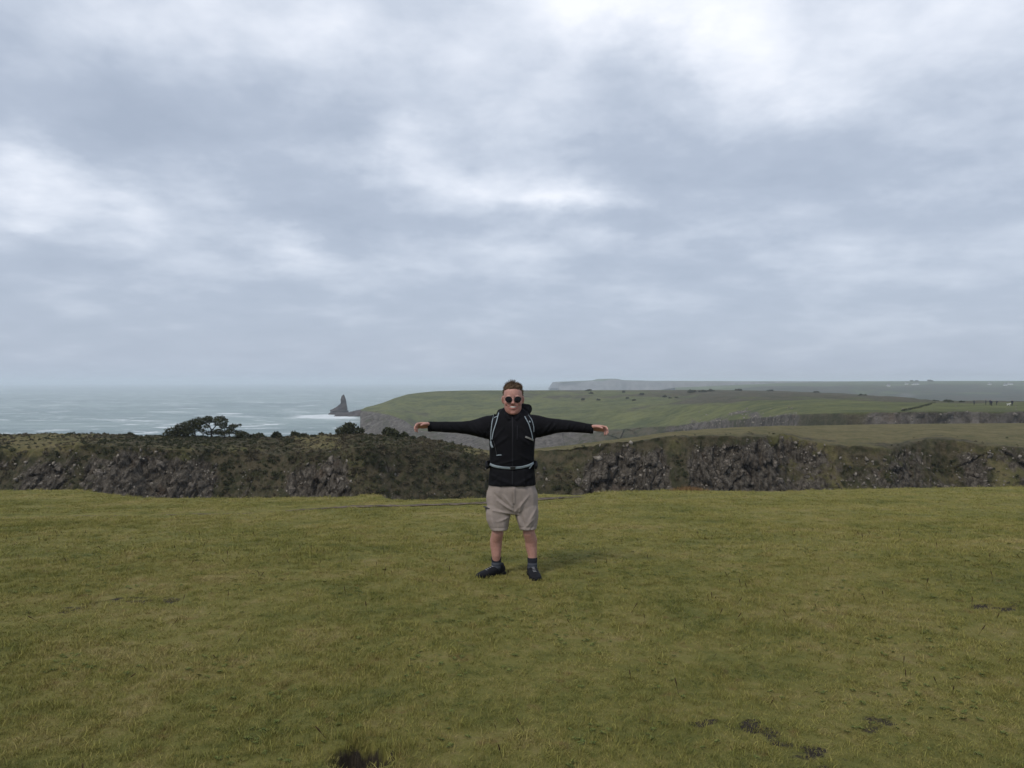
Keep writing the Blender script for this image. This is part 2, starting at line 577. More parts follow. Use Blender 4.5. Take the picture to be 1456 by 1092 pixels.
def build_ground():
    K = np.sort(np.concatenate([np.linspace(-1, 1, 330) * np.abs(np.linspace(-1, 1, 330)) ** 0.35 * 2.6,
                                (HOLE[0] + np.linspace(-.22, .22, 34)) / (3 + HOLE[1])]))
    e = np.full(K.shape, 20.0)
    for _ in range(60):
        px = CX + F * K * (3 + e) / e
        e = 0.5 * e + 0.5 * edge_dist(px)
    Y0 = -9.0
    rows = np.concatenate([np.linspace(Y0, 1.5, 14)[:-1], np.linspace(1.5, 9, 130)[:-1], HOLE[1] + np.linspace(-.2, .2, 30), np.geomspace(9, 16, 70)])
    rows = np.sort(rows)
    T = np.linspace(0, 1, 60)[1:]
    Ys = [np.full(K.shape, r) for r in rows] + [16 + (e - 16) * t for t in T]
    Y = np.array(Ys)
    X = K[None, :] * (3 + np.maximum(Y, 0.5))
    Y = np.where(Y > 12, Y + 0.0, Y)
    ragged = 0.12 * fbm(X / 0.7, Y / 9.0, octaves=3, seed=8)
    tt = smooth01(0.0, 1.0, (Y - (e - 1.0)) / 1.0)
    Y = Y + ragged * tt
    Z = ground_z(X, Y)
    pd = path_dist(X, Y).reshape(X.shape)
    Z = Z - 0.035 * np.exp(-(pd / 0.16) ** 2)
    hd = np.hypot((X - HOLE[0]) / 1.15, Y - HOLE[1])
    hd = hd + 0.018 * fbm(X / .05, Y / .05, octaves=2, seed=2)
    Z = Z - 0.32 * smooth01(0.140, 0.075, hd) + 0.02 * np.exp(-((hd - 0.17) / 0.05) ** 2)
    rock = np.zeros_like(X)
    # the lip turns over and falls into the gully
    last = (X[-1], Y[-1], Z[-1])
    Xs, Yl, Zl, Rk = [X], [Y], [Z], [rock]
    for dy, dz, rk in ((.05, -.03, .0), (.10, -.10, .15), (.12, -.25, .6), (.10, -.5, 1), (.18, -1.0, 1), (.30, -1.8, 1), (.5, -3.0, 1), (.9, -5, 1), (1.5, -8, 1), (2.6, -12, 1), (4, -16, 1)):
        x = last[0]; z = last[2] + dz; jit = 0.18 * min(1, abs(dz)) * fbm(x / .5, np.full_like(x, dz * 2), octaves=3, seed=31)
        Xs.append(x[None]); Yl.append((last[1] + dy + jit)[None]); Zl.append(z[None]); Rk.append(np.full((1, len(K)), rk))
    X, Y, Z, rock = (np.concatenate(a, 0) for a in (Xs, Yl, Zl, Rk))
    soil = soil_mask(X, Y)
    V = np.stack([X, Y, Z], -1).reshape(-1, 3)
    me = make_mesh('ground', V, [grid_faces(*X.shape)], {'soil': soil.ravel(), 'rock': rock.ravel()})
    obj('ground', me, M_TURF, kind='structure', label='short olive-green clifftop turf with bare patches')


build_ground()


def build_path():
    t = np.gradient(PATH, axis=0)
    t /= np.linalg.norm(t, axis=1)[:, None]
    nrm = np.stack([-t[:, 1], t[:, 0]], 1)
    w = 0.20 + 0.06 * fbm(np.arange(400) / 9.0, np.zeros(400), octaves=3, seed=6)
    w = w * np.interp(np.arange(400), [0, 130, 170, 200, 360, 399], [.25, .3, .8, 1, 1, .4])
    rows = []
    for s in (-1, -.5, 0, .5, 1):
        jit = 0.03 * fbm(np.arange(400) / 2.0, np.full(400, s * 7.0), octaves=2, seed=9) if abs(s) == 1 else 0
        p = PATH + nrm * (w * s + jit)[:, None]
        z = ground_z(p[:, 0], p[:, 1]) - 0.035 * np.exp(-(s * w / 0.16) ** 2) + 0.020
        rows.append(np.column_stack([p, z]))
    V = np.array(rows).reshape(-1, 3)
    me = make_mesh('path', V, [grid_faces(5, 400)])
    obj('path', me, simple_mat('trodden_earth', (.105, .082, .066), .95, .1, .45, 6.0, .6, 40.0), kind='structure', label='narrow trodden earth path across the turf')


build_path()

# ------------------------------------------------------------------ limestone ridge across the gully
B_PX = [-1500, -300, 0, 60, 110, 200, 300, 400, 450, 500, 530, 560, 600, 640, 680, 700, 740, 760, 830, 900, 960, 1000, 1050, 1110, 1180, 1260, 1330, 1400, 1456, 1800, 3000]
B_TOP = [617, 618, 618, 617, 617.5, 620, 620.5, 621, 619, 616, 618, 620, 624, 630, 638, 641, 640, 638, 631, 622, 615, 612, 609, 606.5, 604.5, 603, 602.5, 602, 601.5, 600, 600]
B_RIM = [640, 640, 640, 637, 633, 637, 641, 646, 642, 637, 635, 635, 638, 642, 648, 650, 646, 643, 636.5, 629, 622, 620.5, 621, 619, 633, 636, 624, 633, 637, 640, 640]
B_RIMD = [56, 56, 56, 55, 54, 55, 56, 56, 55, 53, 53, 54, 55, 56, 57, 57.5, 57.5, 57, 56, 56, 57, 57, 57, 60, 57, 56, 60, 57, 56, 56, 56]
B_FARD = [69, 69, 69, 68, 67, 68, 68, 68, 66, 64, 63, 63, 62, 61.5, 61, 61, 61.5, 62, 64, 70, 77, 82, 87, 90, 92, 93, 94, 94, 94, 95, 95]


def ridge_fields(px):
    return [np.interp(px, B_PX, a) for a in (B_TOP, B_RIM, B_RIMD, B_FARD)]


VEG_GULLY = [(735, 20, .9), (800, 28, .7), (960, 14, .9), (330, 16, .9), (525, 16, .8), (400, 50, .5), (20, 25, .3), (1200, 60, .35), (640, 50, .45), (455, 6, .7), (590, 25, .5), (1330, 30, .25), (1400, 25, .4), (120, 10, .5)]
ROCKY = [(60, 30, .3), (230, 70, .35), (285, 25, .5), (450, 30, .7), (485, 12, .6), (880, 40, .6), (930, 18, .7), (1010, 40, .7), (1060, 30, .6), (1150, 40, .2), (1290, 25, .3), (1370, 25, .4), (700, 14, .3), (470, 35, .4)]


def build_ridge():
    C = 1500
    px = np.concatenate([np.linspace(-520, -20, 160)[:-1], np.linspace(-20, 1480, C), np.linspace(1480, 1980, 160)[1:]])
    C = len(px)
    top, rim, rimd, fard = ridge_fields(px)
    rim = rim + 2.0 * fbm(px / 26, px * 0, octaves=4, seed=41)
    NF, NT_, NB = 105, 40, 10
    Xl, Yl, Zl, rk, ht, Sl = [], [], [], [], [], []
    rx = (px - CX) / F * rimd
    rz = EYE - (rim - CY) / F * rimd
    fz = EYE - (top - CY) / F * fard
    fx = (px - CX) / F * fard
    for v in np.linspace(0, 1, NF):                      # face, from the gully floor to the rim
        d = rimd - 7.5 * (1 - v) ** 1.15
        z = -15 + (rz + 15) * v
        Xl.append((px - CX) / F * rimd); Yl.append(d); Zl.append(z); Sl.append(np.full(C, v))
    for v in np.linspace(0, 1, NT_ + 1)[1:]:             # top
        bulge = 0.35 * np.sin(v * math.pi)
        Xl.append(rx + (fx - rx) * v); Yl.append(rimd + (fard - rimd) * v); Zl.append(rz + (fz - rz) * v + bulge * np.clip((fard - rimd) / 30, 0, 1)); Sl.append(np.full(C, 1 + v))
    for v in np.linspace(0, 1, NB + 1)[1:]:              # back, falling to the sea
        Xl.append(fx); Yl.append(fard + 14 * v ** 1.5 + .6 * v); Zl.append(fz + (SEA - 2 - fz) * v ** 1.3); Sl.append(np.full(C, 2 + v))
    X, Y, Z, S = (np.array(a) for a in (Xl, Yl, Zl, Sl))
    U = X; Vv = Z
    pxg = np.broadcast_to(px, X.shape)
    face = smooth01(1.06, 0.98, S)
    # how bare the rock is
    rock = 0.68 + 0.62 * fbm(U / 2.6, Vv / 1.8, octaves=4, seed=51) + 0.10 * fbm(U / .6, Vv / .5, octaves=3, seed=53)
    rock = rock - 0.42 * smooth01(0.86, 1.0, S) + 0.30 * smooth01(0.78, 0.55, S)
    for c, w, a in VEG_GULLY:
        rock = rock - a * np.exp(-((pxg - c) / w) ** 2)
    for c, w, a in ROCKY:
        rock = rock + a * np.exp(-((pxg - c) / w) ** 2) * smooth01(1.0, 0.80, S)
    left = smooth01(640, 560, pxg)
    rock = rock - 0.12 * left * smooth01(0.7, 0.95, S)
    rock = rock + .30 * np.exp(-((pxg - 205) / 95) ** 2) * smooth01(1.0, .85, S)
    rock = np.clip(rock, 0, 1) * face
    # relief: buttresses, blocks, slabs
    warp = 0.5 * fbm(U / 3.0, Vv / 3.0, octaves=3, seed=60)
    c1, e1, g1x, g1y = cells(U / 1.9 + warp, Vv / 2.6, 61)
    c2, e2, g2x, g2y = cells(U / 0.60 + warp, Vv / 1.15, 62)
    c3, e3, g3x, g3y = cells(U / 0.30, Vv / 0.34, 63)
    out = 1.1 * fbm(U / 7.0, Vv / 12.0, octaves=3, seed=64)
    out = out + rock * (0.85 * (c1 - .5) + 0.4 * (g1x * (c1 - .3)) + 0.55 * (c2 - .5) + 0.5 * g2y * (c2 - .3) + 0.28 * (c3 - .5) - 0.22 * smooth01(0.10, 0.0, e1) - 0.14 * smooth01(0.10, 0.0, e2))
    out = out + (1 - rock) * (0.30 * fbm(U / 0.9, Vv / 0.7, octaves=4, seed=66))
    Y = Y - out * face
    # ledges: block tops step up and down
    Z = Z + face * rock * 0.18 * (c2 - .5) * smooth01(0.1, .3, S)
    tp = smooth01(1.0, 1.06, S) * smooth01(2.0, 1.92, S)
    left_w = smooth01(700, 620, pxg)
    Z = Z + tp * ((0.05 + 0.14 * left_w) * fbm(U / 1.6, Y / 1.6, octaves=4, seed=70) + (0.03 + .10 * left_w) * fbm(U / .5, Y / .5, octaves=3, seed=71))
    Z = Z + face * smooth01(.85, 1.0, S) * 0.25 * fbm(U / 1.1, Y / 1.1, octaves=3, seed=72)
    heath = np.where(S <= 1.0, 0.75, 0.0) + np.where(S > 1.0, left_w * 0.62 + (1 - left_w) * smooth01(1.25, 1.0, S) * .6, 0)
    heath = heath - 0.45 * np.exp(-((pxg - 60) / 70) ** 2) * smooth01(.9, 1.0, S) - .5 * smooth01(700, 740, pxg) * np.exp(-((pxg - 735) / 30) ** 2) - .35 * np.exp(-((pxg - 1170) / 70) ** 2) * face - .3 * np.exp(-((pxg - 1400) / 60) ** 2) * face - .35 * np.exp(-((pxg - 455) / 30) ** 2) * smooth01(1.0, 1.2, S)
    straw = (S > 1.05) * smooth01(1080, 1200, pxg)
    V = np.stack([X, Y, Z], -1).reshape(-1, 3)
    me = make_mesh('limestone_ridge', V, [grid_faces(*X.shape)], {'rock': rock.ravel(), 'heath': np.clip(heath, 0, 1).ravel()})
    o = obj('limestone_ridge', me, M_RIDGE, kind='structure', label='low limestone cliff with heath top across the gully')
    return o, X, Y, Z, S, rock, heath, pxg


RIDGE, BX, BY, BZ, BS, BROCK, BHEATH, BPX = build_ridge()


# ------------------------------------------------------------------ rocks
def rock_mesh(name, seed, sub=2, cuts=7):
    r = np.random.default_rng(seed)
    bm = bmesh.new()
    bmesh.ops.create_icosphere(bm, subdivisions=sub, radius=1.0)
    V = np.array([v.co for v in bm.verts])
    for _ in range(cuts):
        n = r.normal(size=3); n /= np.linalg.norm(n)
        h = r.uniform(0.45, 0.8)
        d = V @ n
        V = V - np.outer(np.maximum(d - h, 0), n)
    V = V * (1, .85, .8) + 0.05 * r.normal(size=V.shape)
    for v, c in zip(bm.verts, V):
        v.co = c
    me = bpy.data.meshes.new(name)
    bm.to_mesh(me); bm.free()
    return me


ROCKS = [rock_mesh('stone', 100 + i, 1, 6) for i in range(7)]
for me in ROCKS:
    me.materials.append(M_STONE)


def scatter_stones():
    """the boulders one can pick out on the ridge are parts of it; the chips between them are one mass"""
    ok = np.argwhere((BS > 0.42) & (BS < 0.98) & (BROCK > 0.45) & (BPX > -30) & (BPX < 1486))
    lst = ok[rng.choice(len(ok), 230, replace=False)]
    for i, j in lst:
        s = float(rng.choice([.16, .22, .30, .42], p=[.35, .35, .2, .1])) * rng.uniform(.8, 1.25)
        o = bpy.data.objects.new('stone', ROCKS[int(rng.integers(len(ROCKS)))])
        COL.objects.link(o)
        o.parent = RIDGE
        o.location = (BX[i, j], BY[i, j] + s * .15, BZ[i, j])
        o.scale = (s * rng.uniform(.8, 1.2), s * .8, s * rng.uniform(.9, 1.7))
        o.rotation_euler = tuple(rng.uniform(-.5, .5, 2)) + (rng.uniform(0, 6.3),)
    for px, py, w in ((1333, 690, 9), (1320, 692, 12), (1265, 685, 7), (455, 660, 8), (885, 675, 9), (930, 680, 9), (1395, 665, 8), (1230, 690, 8), (1120, 688, 7), (1010, 680, 8), (975, 690, 6), (60, 690, 8), (285, 690, 14), (470, 680, 8)):
        j = int(np.argmin(abs(BPX[0] - px)))
        col = EYE - (py - CY) / F * BY[:, j]
        i = int(np.argmin(abs(BZ[:105, j] - col[:105])))
        s = w / 2 / F * BY[i, j]
        o = bpy.data.objects.new('stone', ROCKS[int(rng.integers(len(ROCKS)))])
        COL.objects.link(o)
        o.parent = RIDGE
        o.location = (BX[i, j], BY[i, j] - s * .3, BZ[i, j])
        o.scale = (s, s * .8, s * .9)
        o.rotation_euler = tuple(rng.uniform(-.4, .4, 3))
    # chips
    ok = np.argwhere((BS > 0.35) & (BS < 1.0) & (BROCK > 0.22) & (BPX > -30) & (BPX < 1486))
    lst = ok[rng.choice(len(ok), 2600, replace=False)]
    base = np.array([v.co for v in ROCKS[0].vertices])
    oc = np.array([(1, 0, 0), (-1, 0, 0), (0, 1, 0), (0, -1, 0), (0, 0, 1), (0, 0, -1)], float)
    of = np.array([(0, 2, 4), (2, 1, 4), (1, 3, 4), (3, 0, 4), (2, 0, 5), (1, 2, 5), (3, 1, 5), (0, 3, 5)])
    Vs, Fs = [], []
    for k, (i, j) in enumerate(lst):
        s = rng.gamma(2.0, .022) + .025
        q = Matrix.Rotation(rng.uniform(0, 6.3), 3, Vector(rng.normal(size=3)).normalized())
        v = (oc + rng.normal(size=oc.shape) * .22) * s * np.array((rng.uniform(.7, 1.2), 1, rng.uniform(.8, 1.8)))
        v = v @ np.array(q).T
        Vs.append(v + (BX[i, j], BY[i, j] - s * .1, BZ[i, j])); Fs.append(of + k * 6)
    me = make_mesh('stone_chips', np.concatenate(Vs), [np.concatenate(Fs)], smooth=False)
    obj('stone_chips', me, M_SCREE, parent=RIDGE, kind='stuff')


scatter_stones()

# ------------------------------------------------------------------ green headland beyond
C_PX = [513, 530, 553, 575, 595, 640, 690, 770, 830, 900, 950, 1000, 1040, 1075, 1110, 1150, 1200, 1300, 1456, 2100]
C_D0 = [505, 492, 465, 445, 440, 395, 355, 350, 345, 335, 318, 295, 270, 240, 215, 195, 184, 180, 177, 172]
C_Y1 = [584, 586, 590, 598, 611, 615, 616, 612, 612, 610, 606, 600, 597, 595, 591, 588.5, 587, 585.5, 585, 585]
C_D1 = [547, 535, 508, 488, 466, 438, 408, 396, 384, 362, 340, 312, 285, 255, 228, 206, 190, 184, 181, 176]
C_Y2 = [583, 580, 580, 580, 585, 586, 585, 583, 582, 583, 580, 575, 573.5, 573, 572.7, 572.4, 572.2, 572.2, 572, 572]
C_D2 = [560, 562, 560, 556, 545, 530, 515, 490, 470, 430, 400, 365, 335, 315, 300, 288, 275, 268, 264, 260]
C3_PX = [513, 521, 530, 545, 560, 580, 600, 620, 660, 700, 850, 1000, 1060, 1110, 1160, 1200, 1230, 1290, 1340, 1400, 1456, 2100]
C3_Y = [583, 579, 577, 572.5, 566.5, 560.5, 558, 556.3, 555.3, 555, 554.8, 554.3, 555, 556, 558, 559.5, 562, 567.5, 570.5, 571.2, 570.8, 570]
C3_D = [619, 622, 625, 634, 642, 655, 668, 680, 692, 700, 705, 700, 690, 680, 650, 610, 560, 450, 370, 330, 315, 310]


def build_headland():
    px = np.concatenate([np.linspace(513, 1480, 760), np.linspace(1480, 2100, 80)[1:]])
    d0, y1, d1, y2, d2 = (np.interp(px, C_PX, a) for a in (C_D0, C_Y1, C_D1, C_Y2, C_D2))
    y3 = np.interp(px, C3_PX, C3_Y); d3 = np.interp(px, C3_PX, C3_D)
    y1 = y1 + 1.5 * fbm(px / 22, px * 0, octaves=4, seed=80) * np.interp(px, [600, 850, 1180, 1250], [.5, 1, 1, .5])
    d2 = np.minimum(d2, d3 - 2); d1 = np.minimum(d1, d2 - 1)
    z1, z2, z3 = (EYE - (y - CY) / F * d for y, d in ((y1, d1), (y2, d2), (y3, d3)))
    z0 = np.full_like(px, SEA - 1.5)
    Ls, Zs, Ss = [], [], []
    n0, n1, n2, n3 = 46, 44, 44, 14
    for v in np.linspace(0, 1, n0):
        Ls.append(d0 + (d1 - d0) * v); Zs.append(z0 + (z1 - z0) * v); Ss.append(v)
    for v in np.linspace(0, 1, n1 + 1)[1:]:
        Ls.append(d1 + (d2 - d1) * v); Zs.append(z1 + (z2 - z1) * v); Ss.append(1 + v)
    for v in np.linspace(0, 1, n2 + 1)[1:]:
        Ls.append(d2 + (d3 - d2) * v); Zs.append(z2 + (z3 - z2) * v + 0 * v); Ss.append(2 + v)
    for v in np.linspace(0, 1, n3 + 1)[1:]:
        Ls.append(d3 + 160 * v); Zs.append(z3 + (SEA - 2 - z3) * v ** 1.6); Ss.append(3 + v)
    D, Z = np.array(Ls), np.array(Zs)
    S = np.broadcast_to(np.array(Ss)[:, None], D.shape)
    pxg = np.broadcast_to(px, D.shape)
    X = (pxg - CX) / F * D
    face = smooth01(1.04, .97, S)
    c1, e1, gx, gy = cells(X / 9.0, Z / 8.0, 83)
    c2, e2, gx2, gy2 = cells(X / 3.0, Z / 3.6, 84)
    out = face * (5 * fbm(X / 22, Z / 40, octaves=3, seed=85) + 3.0 * (c1 - .5) + 1.6 * (c2 - .5) - 1.2 * smooth01(.1, 0, e1)) * smooth01(100, 380, D)
    out = out + face * smooth01(380, 200, D) * (1.6 * fbm(X / 7, Z / 10, octaves=3, seed=86) + 1.0 * (c2 - .5))
    Y = D - out
    inner = smooth01(1.0, 1.15, S) * smooth01(3.0, 2.85, S)
    Z = Z + inner * (1.7 * fbm(X / 40, D / 40, octaves=4, seed=87) + .8 * fbm(X / 11, D / 18, octaves=4, seed=88)) * smooth01(150, 420, D)
    Z = Z + smooth01(2.2, 2.8, S) * smooth01(3.3, 3.0, S) * 0.55 * fbm(X / 12, D / 12, octaves=3, seed=89) * smooth01(1060, 1130, pxg)
    # bare rock: cliff faces and outcrops
    rock = face * (0.72 + 0.45 * fbm(X / 14, Z / 9, octaves=3, seed=90))
    rock = rock * (1 - 0.85 * np.exp(-((pxg - 890) / 60) ** 2)) * (1 - .7 * np.exp(-((pxg - 1165) / 50) ** 2)) * (1 - .6 * np.exp(-((pxg - 1020) / 80) ** 2))
    for cx, sx, s0, ss, a in ((1050, 16, 1.35, .2, .75), (1018, 20, 1.05, .25, .7), (985, 12, 1.1, .2, .5), (1075, 12, 1.1, .3, .7), (1105, 14, 1.0, .2, .6), (1128, 10, 1.0, .3, .5)):
        rock = rock + a * np.exp(-((pxg - cx) / sx) ** 2 - ((S - s0) / ss) ** 2)
    rock = rock - face * .5 * np.exp(-((pxg - 1180) / 45) ** 2)
    heath = 0.20 + 0.45 * fbm(X / 45, D / 60, octaves=5, seed=91, gain=.65)
    heath = heath + smooth01(2.0, 2.12, S) * (0.55 * smooth01(930, 1010, pxg) + 0.30 * smooth01(640, 760, pxg) * smooth01(2.3, 2.7, S))
    heath = heath + .5 * smooth01(1.55, 1.25, S) * smooth01(1.0, 1.1, S) * smooth01(560, 600, pxg) * smooth01(760, 700, pxg)
    heath = heath + face * .6 - .3 * smooth01(1.0, 1.1, S) * smooth01(1.98, 1.9, S) * smooth01(700, 900, pxg)
    # outer end falls straight into the sea
    endY = Y[:, :1] + 6; endX = X[:, :1] - 1.0 + 0 * X[:, :1]
    X = np.concatenate([endX - 3, endX, X], 1); Y = np.concatenate([endY + 14, endY, Y], 1)
    Z = np.concatenate([np.full_like(endX, SEA - 2), SEA + (Z[:, :1] - SEA) * .85, Z], 1)
    pad = lambda a, v: np.concatenate([np.full((a.shape[0], 2), v), a], 1)
    V = np.stack([X, Y, Z], -1).reshape(-1, 3)
    me = make_mesh('headland', V, [grid_faces(*X.shape)], {'rock': np.clip(pad(rock, .9), 0, 1).ravel(), 'heath': np.clip(pad(heath, .3), 0, 1).ravel()})
    o = obj('headland', me, M_HEAD, kind='structure', label='green cliff-edged headland running out to sea')
    # pale boulders on its broken slopes
    P2 = pxg.ravel(); S2 = S.ravel(); R2 = np.clip(rock, 0, 1).ravel()
    w = np.where((S2 > .3) & (S2 < 1.6), R2 ** 2 + .02 * (S2 > 1), 0) * np.where((P2 > 960) & (P2 < 1150), 3.0, np.where(P2 > 1190, 1.2, .15)) * (P2 < 1500)
    k = rng.choice(len(w), 1100, p=w / w.sum())
    oc = np.array([(1, 0, 0), (-1, 0, 0), (0, 1, 0), (0, -1, 0), (0, 0, 1), (0, 0, -1)], float)
    of = np.array([(0, 2, 4), (2, 1, 4), (1, 3, 4), (3, 0, 4), (2, 0, 5), (1, 2, 5), (3, 1, 5), (0, 3, 5)])
    Xc, Yc, Zc = X[:, 2:].ravel()[k], Y[:, 2:].ravel()[k], Z[:, 2:].ravel()[k]
    sz = (Yc / F) * rng.gamma(2.5, .32, len(k))
    Vs = (oc[None] + rng.normal(size=(len(k), 6, 3)) * .25) * sz[:, None, None] * np.array((1, 1, 1.1)) + np.stack([Xc, Yc, Zc], 1)[:, None]
    Fs = of[None] + 6 * np.arange(len(k))[:, None, None]
    obj('headland_stones', make_mesh('headland_stones', Vs.reshape(-1, 3), [Fs.reshape(-1, 3)], smooth=False), M_SCREE, parent=o, kind='stuff')
    return X, Y, Z, pad(S, 0), pad(pxg, 513)


HX, HY, HZ, HS, HPX = build_headland()


def on_headland(px, py):
    """world point of the headland surface seen at a photo pixel (upper surface)"""
    j = int(np.argmin(abs(HPX[0] - px)))
    ys = CY + F * (EYE - HZ[:, j]) / HY[:, j]
    ok = (HS[:, j] >= 1.0) & (HS[:, j] <= 3.0)
    i = int(np.argmin(np.where(ok, abs(ys - py), 1e9)))
    return Vector((HX[i, j], HY[i, j], HZ[i, j]))


def build_far():
    # pale cliff-edged headland on the horizon, about 2.6 km off
    px = np.concatenate([[793.5, 794.5], np.linspace(795, 1500, 260), np.linspace(1510, 2300, 40)])
    top = np.interp(px, [795, 800, 840, 862, 866, 870, 881, 886, 892, 920, 1000, 1100, 1200, 1300, 1456, 2300], [543.6, 543.2, 541.6, 540.6, 539.2, 538.4, 538.4, 539.4, 540.5, 541.2, 541.9, 542.2, 542.4, 542.2, 541.6, 541.5])
    top = top + 0.15 * fbm(px / 14, px * 0, octaves=3, seed=95)
    top[:2] = (552.5, 551); px[:2] = (794.4, 794.8)
    D = 2650.0
    zt = EYE - (top - CY) / F * D
    rows = [(0, SEA - 3, 0, 1), (25, None, .82, 1), (45, None, .95, .6), (60, None, 1.0, .1), (420, None, 1.02, 0), (900, SEA - 3, 0, 0)]
    X, Y, Z, Rk = [], [], [], []
    for dy, z, f, rk in rows:
        d = D + dy + 25 * fbm(px / 30, px * 0 + dy, octaves=3, seed=96)
        X.append((px - CX) / F * D); Y.append(d); Z.append(np.full_like(px, z) if z is not None else SEA + (zt - SEA) * f); Rk.append(np.full_like(px, rk))
    X, Y, Z, Rk = map(np.array, (X, Y, Z, Rk)); Rk[:, :3] = 1
    me = make_mesh('far_headland', np.stack([X, Y, Z], -1).reshape(-1, 3), [grid_faces(*X.shape)], {'rock': Rk.ravel(), 'heath': np.full(X.size, .4)})
    obj('far_headland', me, M_FAR, kind='structure', label='faint pale cliffs on the horizon')
    # green farmland hills to the right
    px = np.linspace(960, 2300, 420)
    top = np.interp(px, [960, 1020, 1060, 1110, 1180, 1240, 1300, 1456, 2300], [551, 548.5, 546.5, 544.6, 543.4, 542.9, 542.3, 541.9, 541]) + .2 * fbm(px / 22, px * 0, octaves=3, seed=98)
    N = 60
    X, Y, Z, H, Rk = [], [], [], [], []
    zt = EYE - (top - CY) / F * 2300
    for v in np.linspace(0, 1, N):
        d = 950 + 1350 * v + 40 * fbm(px / 40, px * 0 + v * 3, octaves=2, seed=99)
        z = SEA + 8 + (zt - SEA - 8) * (0.15 * v + 0.85 * smooth01(-.15, 1.0, v)) + (1 - v) * v * 16 * fbm(px / 60 + v, px * 0 + v * 5, octaves=3, seed=102)
        X.append((px - CX) / F * d); Y.append(d); Z.append(z)
        # hedged fields: darker scrub on the steep lower slopes, pasture above
        H.append(.25 + .8 * smooth01(.66, .50, v) * smooth01(1010, 1100, px) * (0.6 + .6 * fbm(px / 30, px * 0 + v * 8, octaves=3, seed=103)) + .9 * np.exp(-((v - .72 - .03 * np.sin(px / 40)) / .018) ** 2) * smooth01(1100, 1250, px) + .8 * np.exp(-((v - .86) / .015) ** 2))
        Rk.append(0.6 * np.exp(-((px - 1290) / 30) ** 2 - ((v - .18) / .1) ** 2))
    X.append(X[-1] + 0); Y.append(Y[-1] + 500); Z.append(np.full_like(px, SEA - 3)); H.append(H[-1]); Rk.append(Rk[-1])
    X, Y, Z, H, Rk = map(np.array, (X, Y, Z, H, Rk))
    me = make_mesh('hills', np.stack([X, Y, Z], -1).reshape(-1, 3), [grid_faces(*X.shape)], {'rock': np.clip(Rk, 0, 1).ravel(), 'heath': np.clip(H, 0, 1).ravel()})
    obj('hills', me, M_FAR, kind='structure', label='hazy green farmland hills beyond the headland')
    return X, Y, Z


FX, FY, FZ = build_far()


def on_hills(px, py):
    pp = CX + F * FX[0] / FY[0]
    j = int(np.argmin(abs(pp - px)))
    ys = CY + F * (EYE - FZ[:-1, j]) / FY[:-1, j]
    i = int(np.argmin(abs(ys - py)))
    return Vector((FX[i, j], FY[i, j], FZ[i, j]))


# ------------------------------------------------------------------ sea stack and reef
def build_stack():
    d = 806.0
    secs = [(592.5, 467, 501), (589, 467.5, 500), (585, 468.5, 496), (582.5, 471, 495), (580, 475, 494.4), (577.5, 480, 493.6), (575, 483.4, 493.2), (571, 484.5, 492.6), (567, 484.5, 491.6), (564.5, 484.9, 490.8), (562.8, 486.4, 490.2), (561.6, 488.0, 489.2)]
    yy = np.array([s[0] for s in secs])
    rows = np.linspace(592.5, 561.6, 70)
    n = 56
    V = []
    for r, y in enumerate(rows):
        a = np.interp(-y, -yy, [s[1] for s in secs]); b = np.interp(-y, -yy, [s[2] for s in secs])
        c = (W((a + b) / 2, y, d)); hw = (b - a) / 2 / F * d * (.94 + .10 * float(vnoise(np.array(y / 1.6), np.array(3.3), seed=119)))
        th = np.linspace(0, 2 * math.pi, n, endpoint=False)
        k = 1 + 0.14 * fbm(np.cos(th) * 2.2, np.sin(th) * 2.2, np.full(n, y / 7.0), octaves=4, seed=110) + .05 * np.sign(np.sin(th * 5 + y))
        hd = max(hw * .75, 1.0)
        V.append(np.stack([c[0] + hw * np.cos(th) * (1 + (k - 1) * .6), d + hd * np.sin(th) * k, np.full(n, c[2]) + .8 * fbm(np.cos(th) * 3, np.sin(th) * 3, np.full(n, y / 4.0), octaves=3, seed=111)], 1))
    V = np.array(V)
    fs = grid_faces(len(rows), n, True)
    Vt = np.concatenate([V.reshape(-1, 3), V[-1].mean(0)[None] + (0, 0, .5)])
    cap = np.array([[(len(rows) - 1) * n + i, (len(rows) - 1) * n + (i + 1) % n, len(Vt) - 1] for i in range(n)])
    obj('sea_stack', make_mesh('sea_stack', Vt, [fs, cap], smooth=False), M_STACK, label='dark pointed sea stack rising from white surf', cat='sea stack')
    # the low reef that slopes down from the headland towards it
    px = np.linspace(479, 548, 90)
    top = np.interp(px, [479, 481, 484, 495, 500, 510, 521, 523, 530, 548], [591, 588, 587, 586.6, 585.4, 582.8, 579.8, 578.6, 579.2, 580]) + .35 * fbm(px / 3, px * 0, octaves=3, seed=115)
    D = 775.0
    zt = EYE - (top - CY) / F * D
    rows = []
    for dy, f in ((-26, None), (-20, .35), (-12, .7), (-4, .95), (2, 1.0), (12, .8), (30, None)):
        z = np.full_like(px, SEA - 1.5) if f is None else SEA + (zt - SEA) * f
        y = D + dy + 3.0 * fbm(px / 5, px * 0 + dy, octaves=3, seed=116)
        rows.append(np.stack([(px - CX) / F * D, y, z + (0 if f in (None, 1.0) else 1) * .9 * fbm(px / 2, px * 0 + dy, octaves=2, seed=117)], 1))
    V = np.array(rows).reshape(-1, 3)
    obj('rock_reef', make_mesh('rock_reef', V, [grid_faces(len(rows), len(px))], smooth=False), M_STACK, label='low dark reef sloping from the headland towards the sea stack', cat='reef')


build_stack()


